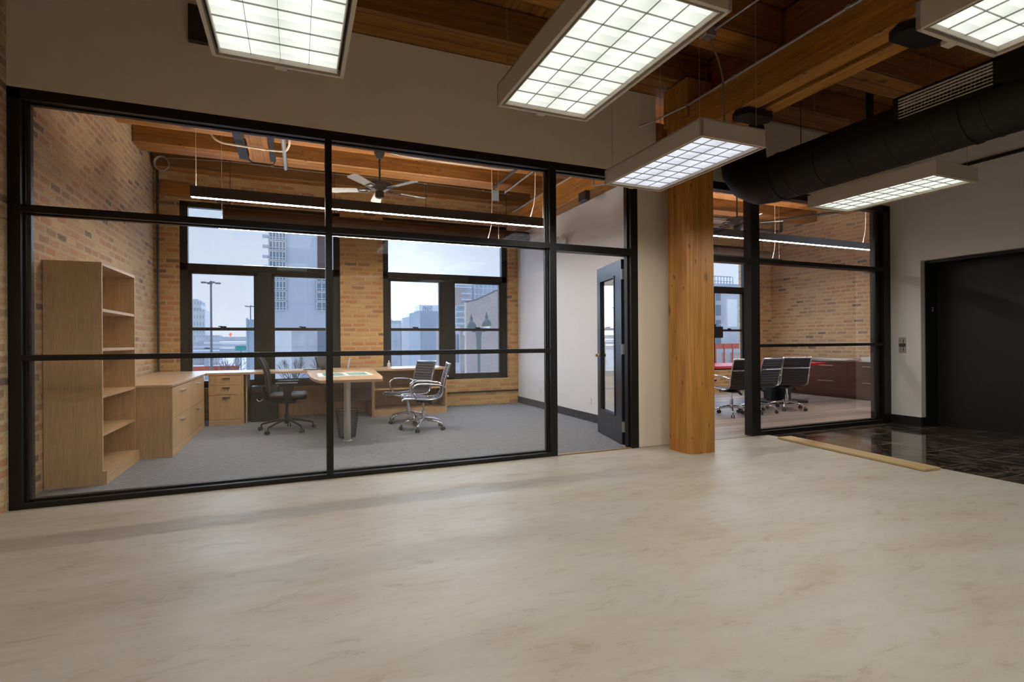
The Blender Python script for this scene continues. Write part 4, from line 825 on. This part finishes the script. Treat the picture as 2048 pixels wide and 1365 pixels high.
M['hwsign'] = plain('green_highway_sign', (.05, .33, .30), .5)
M['bark'] = plain('bare_bark', (.10, .09, .09), .9)
M['redfence'] = plain('red_orange_barrier', (.50, .10, .06), .6)
M['taillight'] = emis('tail_light', (1, .15, .12), 1.6)
tag(MB().box(-250, 400, 6, 700, G - .3, G).build('ground', 'snow'), 'snow-dusted street level ground outside the windows', 'ground', kind='structure')
def bx(root, name, mat, *b): return MB().box(*b).build(name, mat, root)
# apartment tower in the left window
T = empty('apartment_tower', (0, 110, 0)); T.location = (0, 0, 0); tag(T, 'tall blue-grey apartment tower with bay windows seen through the left window', 'building')
bx(T, 'wall', 'tower_wall', -5.1, 13, 110, 130, 4.2, 70)
bx(T, 'podium', 'bld_blue', -5.1, 13, 110.6, 130, G, 4.2)
for a, b, mt in ((-5.1, -.9, 'bld_white'), (-.9, 4.0, 'bld_grey'), (4.0, 6.0, 'bld_dark'), (6.0, 7.2, 'bld_white'), (7.2, 9.6, 'bld_grey'), (9.6, 12.4, 'bld_white')): bx(T, 'podium_panel', mt, a, b, 110.2, 110.6, G, 4.2)
bx(T, 'pilaster', 'bld_white', 6.0, 6.5, 109.6, 110, 12.9, 70); bx(T, 'spandrel_strip', 'darkpanel', 4.1, 6.0, 109.9, 110, 13.1, 70); bx(T, 'corner_strip', 'bld_white', -5.1, -4.3, 109.9, 110, 13, 70)
for k in range(12):
    z = 9.2 + k * 1.98
    if k == 0: z = 8.0
    z = 7.9 + k * 2.0
    for (a, b, n) in ((-4.9, -1.9, 5), (3.9, 6.0 if k > 3 else 6.9, 3), (9.4, 11.8, 3)):
        if k > 3 and a == 3.9: continue
        if k > 12: continue
        f_ = MB(); f_.box(a, b, 109.55, 110, z, z + 1.75).build('bay_window', 'bld_dark', T)
        g_ = MB(); g_.box(a - .05, b + .05, 109.45, 109.56, z - .06, z + .06).box(a - .05, b + .05, 109.45, 109.56, z + .45, z + .53).box(a - .05, b + .05, 109.45, 109.56, z + 1.66, z + 1.8)
        for j in range(n + 1): xx = a + (b - a) * j / n; g_.box(xx - .06, xx + .06, 109.45, 109.56, z, z + 1.75)
        g_.build('window_grid', 'bld_white', T)
    if k > 2: bx(T, 'balcony', 'bld_grey', -6.1, -5.1, 108.6, 110, z + .3, z + .75)
OT = empty('office_tower', (0, 0, 0)); tag(OT, 'distant stepped stone tower at the left edge of the left window', 'building')
bx(OT, 'shaft', 'oldtower', -52, -37.5, 262, 275, G, 16.3); bx(OT, 'upper_shaft', 'oldtower', -52, -39.2, 263, 275, 16.3, 20.3); bx(OT, 'crown', 'oldtower', -52, -40.4, 264, 274, 20.3, 21.2)
LB = empty('low_buildings', (0, 0, 0)); tag(LB, 'distant pale low-rise beside the stepped stone tower', 'building'); bx(LB, 'wall', 'oldtower', -37.4, -31.5, 258, 270, G, 5.0)
def street_pole(x, y, top, label, arms=4, r=.17):
    s = empty('light_mast', (x, y, G)); tag(s, label, 'street light', 'tall highway light masts'); h = top - G
    MB().tube([(0, 0, 0), (0, 0, h)], [r, r * .6], 10).build('mast', 'pole', s)
    m_ = MB()
    for k in range(arms): a = 2 * pi * k / arms + .3; m_.tube([(0, 0, h - .2), (.5 * cos(a), .5 * sin(a), h - .25)], .05, 6); m_.rbox(.8 * cos(a) - .3, .8 * cos(a) + .3, .8 * sin(a) - .2, .8 * sin(a) + .2, h - .35, h - .15, .05, 1)
    m_.build('lamp_heads', 'pole', s)
street_pole(-9.87, 70, 9.1, 'tall highway light mast, the larger one in the left window'); street_pole(-9.07, 120, 9.4, 'tall highway light mast, the smaller one behind the blue-grey slab')
tag(MB().box(-5.0, -3.2, 60, 61, G, 3.9).box(-5.15, -5.0, 59.8, 61, G, 4.05).build('blue_slab', 'bld_blue'), 'blue-grey slab wall standing beside the window mullion', 'wall slab')
hw = empty('highway_overpass', (0, 0, 0)); tag(hw, 'layered concrete highway ramps crossing behind the light masts', 'overpass')
bx(hw, 'upper_ramp', 'bld_grey', -24, -7, 150, 158, 1.9, 3.0); bx(hw, 'parapet', 'bld_white', -22, -7, 149, 149.5, 1.2, 1.6); bx(hw, 'middle_ramp', 'bld_grey', -40, -7, 148, 156, .2, 1.1); bx(hw, 'parapet', 'bld_white', -40, -7, 146, 146.5, .3, .55); bx(hw, 'lower_ramp', 'bld_blue', -40, -7, 145, 152, -1.2, -.1); bx(hw, 'parapet', 'bld_white', -32, -17.5, 140, 141, -.6, -.3)
tr_ = MB()
for k in range(7): x = -24.5 + k * 1.0; tr_.tube([(x, 139, -2.1), (x + .5, 139, -.9)], .09, 6).tube([(x + .5, 139, -.9), (x + 1.0, 139, -2.1)], .09, 6)
tr_.build('truss', 'bld_white', hw)
for k, x in enumerate((-22, -15, -9)): bx(hw, 'pier', 'bld_grey', x, x + 1, 150, 152, G, .3)
hs = empty('highway_sign', (0, 0, 0)); tag(hs, 'green highway sign on the overpass', 'road sign'); bx(hs, 'sign_panel', 'hwsign', -13.9, -11.5, 139.8, 140, -.55, .65); MB().tube([(-12.7, 140.1, G), (-12.7, 140.1, .5)], .12, 8).build('post', 'pole', hs)
tl = empty('traffic_light', (-15.9, 149.2, 3.0)); tag(tl, 'red traffic light glowing above the overpass', 'traffic light')
MB().tube([(0, 0, 0), (0, 0, .3)], .08, 8).build('post', 'pole', tl); MB().sphere((0, 0, .62), .36, 12, 8).build('lamp', 'taillight', tl)
tag(MB().box(-15.5, -8.6, 90, 90.3, -3.2, -2.35).build('red_barrier', 'redfence'), 'red barrier strip low in the left window', 'barrier')
def tree(x, y, h, label, seed, sp=1.0):
    rnd = random.Random(seed); s = empty('bare_tree', (x, y, G)); tag(s, label, 'tree', 'bare winter trees outside')
    MB().tube([(0, 0, 0), (.05, 0, h * .25), (0, .05, h * .42)], [h * .02, h * .016, h * .012], 8).build('trunk', 'bark', s)
    m_ = MB()
    def br(p0, d, L_, r, lv):
        p1 = p0 + d * L_; mid = p0 + d * L_ * .5 + Vector((rnd.uniform(-1, 1), rnd.uniform(-1, 1), rnd.uniform(-.5, 1))) * L_ * .07
        m_.tube([p0, mid, p1], [r, r * .8, r * .55], 4, caps=False)
        if lv <= 0: return
        for k in range(3 if lv > 1 else 4):
            nd = (d + Vector((rnd.uniform(-1, 1), rnd.uniform(-1, 1), rnd.uniform(-.3, .7))) * .75 * sp).normalized(); br(p0 + d * L_ * rnd.uniform(.45, 1), nd, L_ * rnd.uniform(.55, .8), r * .55, lv - 1)
    for k in range(6): a = 2 * pi * k / 6 + rnd.random(); br(Vector((0, 0, h * rnd.uniform(.25, .42))), Vector((cos(a) * .6 * sp, sin(a) * .6 * sp, 1)).normalized(), h * .26, h * .009, 3)
    m_.build('branches', 'bark', s)
tree(-9.5, 85, 8.6, 'bare winter tree in front of the overpass in the left window', 1); tree(-.3, 70, 8.4, 'bare winter tree left of the two before the tower podium', 2, .6); tree(3.6, 76, 8.4, 'bare winter tree right of the two before the tower podium', 3, .6)
tree(15.0, 50, 6.6, 'bare winter tree low at the left of the second window', 4); tree(17.0, 56, 6.4, 'bare winter tree low in the middle of the second window', 5); tree(9.2, 28, 8.3, 'bare winter tree in front of the brick building', 6, 1.1); tree(-6.5, 60, 6.2, 'small bare tree low beside the blue-grey slab', 8)
# buildings of window two
W1 = empty('warehouse', (0, 0, 0)); tag(W1, 'pale rounded storage building at the left of the second window', 'building'); bx(W1, 'wall', 'bld_white', 22.8, 26.7, 140, 150, G, 7.2); bx(W1, 'roof_edge', 'bld_grey', 22.8, 26.7, 139.6, 140, 6.6, 7.2); MB().sphere((24.3, 145, 7.3), 1.1, 14, 8).build('roof_tank', 'bld_white', W1); bx(W1, 'side_wall', 'bld_grey', 22.8, 26.6, 139.7, 139.9, G, 4.9)
W2 = empty('warehouse', (0, 0, 0)); tag(W2, 'plain white-walled building between the storage building and the shaft of windows', 'building'); MB().prism([(26.7, G), (29.5, G), (29.5, 8.4), (26.7, 7.9)], 138, 148, 'Y').build('wall', 'bld_white', W2)
W3 = empty('stair_block', (0, 0, 0)); tag(W3, 'narrow building with a column of dark windows', 'building'); bx(W3, 'wall', 'bld_white', 29.5, 31.0, 139, 148, G, 9.4)
for k in range(5): bx(W3, 'window', 'bld_dark', 29.7, 30.9, 138.8, 139, -1.8 + k * 2.0, -.7 + k * 2.0)
W4 = empty('sign_building', (0, 0, 0)); tag(W4, 'blue-grey building with a framed square sign on its roof', 'building'); bx(W4, 'wall', 'bld_grey', 31.0, 42.0, 140, 150, G, 8.8); bx(W4, 'lower_wall', 'bld_blue', 31.2, 41.0, 139.4, 139.9, G, 3.0); bx(W4, 'roof_unit', 'bld_blue', 31.4, 33.6, 141, 145, 8.8, 10.1)
bx(W4, 'penthouse', 'bld_white', 34.2, 42.0, 151, 158, 8.8, 12.5); bx(W4, 'doorway', 'bld_dark', 31.5, 33.4, 139.2, 139.4, G, -.4)
bx(W4, 'sign_panel', 'bld_blue', 35.3, 38.1, 150.7, 150.9, 9.8, 12.1); lg = MB()
def bar(x0, x1, z0, z1): lg.box(35.5 + x0 * .24, 35.5 + x1 * .24, 150.55, 150.7, 10.0 + z0 * .19, 10.0 + z1 * .19)
bar(.2, 9.8, 9.2, 9.8); bar(.2, .9, 1.8, 9.8); bar(1, 9.8, .2, .9); bar(9.1, 9.8, .2, 9.8)
bar(1.8, 4.2, 7.2, 8.2); bar(1.8, 2.8, 5.4, 8.2); bar(1.8, 4.4, 4.8, 5.8); bar(3.6, 4.4, 2.0, 5.2); bar(2.4, 4.4, 1.6, 2.4); bar(5.4, 6.2, 5.0, 8.2); bar(5.4, 8.2, 5.2, 6.0); bar(6.3, 7.4, 1.8, 5.2)
lg.build('sign_emblem', 'bld_white', W4)
W5 = empty('apartment_block', (0, 0, 0)); tag(W5, 'pale apartment block with rows of balconies in the second window', 'building'); bx(W5, 'wall', 'bld_grey', 36.6, 60, 120, 135, G, 15.6); bx(W5, 'front_bay', 'bld_blue', 41.0, 60, 119.5, 120, G, 15.9)
for k in range(9):
    z = 2.6 + k * 1.5
    bx(W5, 'balcony', 'bld_white', 36.1, 40.2, 118.6, 120, z, z + .18)
    g_ = MB(); g_.box(36.1, 40.2, 118.6, 118.7, z + .2, z + .6); g_.build('railing', 'bld_blue', W5)
    g_ = MB()
    for j in range(8): g_.box(41.2 + j * 1.1, 41.3 + j * 1.1, 119.3, 119.5, z, z + 1.3)
    g_.box(41, 50, 119.3, 119.5, z, z + .12); g_.build('window_grid', 'bld_white', W5)
W6 = empty('brick_building', (0, 0, 0)); tag(W6, 'large windowless brick building with a stepped sloping parapet', 'building'); MB().prism([(15.67, G), (24, G), (24, 7.5), (18.9, 6.45), (16.9, 5.5), (15.67, 5.2)], 45, 45.6, 'Y').build('wall', 'brick_far', W6); cp = MB()
for (xa, za), (xb, zb) in (((15.6, 5.2), (16.9, 5.5)), ((16.9, 5.55), (18.9, 6.47)), ((18.9, 6.47), (24, 7.52))): cp.tube([(xa, 45, za), (xb, 45, zb)], .07, 6)
cp.build('parapet', 'pole', W6); bx(W6, 'chimney', 'brick_far', 16.6, 17.3, 52, 53, 5.4, 7.4)
W7 = empty('arched_building', (0, 0, 0)); tag(W7, 'pinkish building with three tall arched windows beside the brick building', 'building'); bx(W7, 'wall', 'brick_far', 17.9, 20.6, 60, 66, G, 3.3); bx(W7, 'stone_front', 'bld_grey', 17.9, 19.5, 59.8, 60, G, 3.3)
for k in range(3): x = 18.35 + .37 * k; MB().prism([(x, -1.4), (x + .2, -1.4), (x + .2, 2.1)] + [(x + .1 + .1 * cos(R(a)), 2.1 + .14 * sin(R(a))) for a in (30, 60, 90, 120, 150)] + [(x, 2.1)], 59.7, 59.8, 'Y').build('arched_window', 'bld_dark', W7)
bx(W7, 'rear_block', 'bld_blue', 17.0, 20.6, 72, 80, G, 5.9); MB().tube([(20.1, 59.4, 2.3), (20.1, 59.2, 2.3)], .33, 16).build('clock', 'bld_white', W7)
lp = empty('street_lamp', (9.16, 22, G)); tag(lp, 'twin-headed ornamental street lamp in front of the brick building', 'street light')
MB().tube([(0, 0, 0), (0, 0, 8.6), (0, 0, 8.62), (0, 0, 9.4), (0, 0, 9.95), (0, 0, 10.0)], [.10, .085, .14, .14, .22, .16], 14).build('pole', 'pole', lp)
MB().tube(fillet([(-.45, 0, 10.1), (-.4, 0, 9.75), (0, 0, 9.85), (.4, 0, 9.75), (.45, 0, 10.2)], .2), .04, 8).build('bracket', 'pole', lp)
for xx, zz in ((-.42, 9.95), (.46, 10.07)): MB().lathe([(.27, zz), (.28, zz + .06), (.26, zz + .22), (.17, zz + .36), (.09, zz + .42), (.09, zz + .56), (.05, zz + .62), (.02, zz + .78)], xx, 0, 18).build('lamp_head', 'pole', lp); MB().lathe([(.15, zz - .1), (.24, zz), (.25, zz + .03)], xx, 0, 16).build('lens', 'bld_white', lp)
# behind the conference window
W8 = empty('loft_building', (0, 0, 0)); tag(W8, 'grey loft building with a roof railing seen past the timber post', 'building'); bx(W8, 'wall', 'bld_grey', 40.5, 50, 42, 50, G, 7.7)
rl = MB()
for k in range(12): rl.box(42.2 + k * .45, 42.26 + k * .45, 41.6, 41.7, 7.6, 8.6)
rl.box(42, 47, 41.6, 41.7, 8.55, 8.65).box(42, 47, 41.6, 41.7, 8.0, 8.06); rl.build('roof_railing', 'bld_blue', W8); bx(W8, 'cornice', 'bld_blue', 40.5, 50, 41.4, 42, 7.3, 7.75)
for k in range(4):
    for j in range(2): bx(W8, 'window', 'bld_dark', 43.0 + j * 1.7, 43.9 + j * 1.7, 41.9, 42, .6 + k * 1.75, 1.8 + k * 1.75)
bx(W8, 'brick_pier', 'brick_far', 44.1, 44.6, 41.7, 42, G, 7.3)
tag(MB().box(44.6, 45.9, 39.8, 40, 2.75, 5.8).box(45.2, 45.3, 40, 41.95, 3, 3.1).build('banner', 'bld_white'), 'white vertical banner on the loft building behind the conference window', 'banner')
bar_ = empty('site_fence', (0, 0, 0)); tag(bar_, 'red-orange site barrier low in the conference window', 'barrier'); bx(bar_, 'upper_board', 'redfence', 40, 50, 38.6, 38.8, .3, .85); bx(bar_, 'lower_board', 'brick_far', 40, 50, 38.7, 38.8, -1.6, -.1)
for k in range(5): bx(bar_, 'fence_post', 'redfence', 41.5 + k * 1.2, 41.62 + k * 1.2, 38.5, 38.6, -1.6, .85)
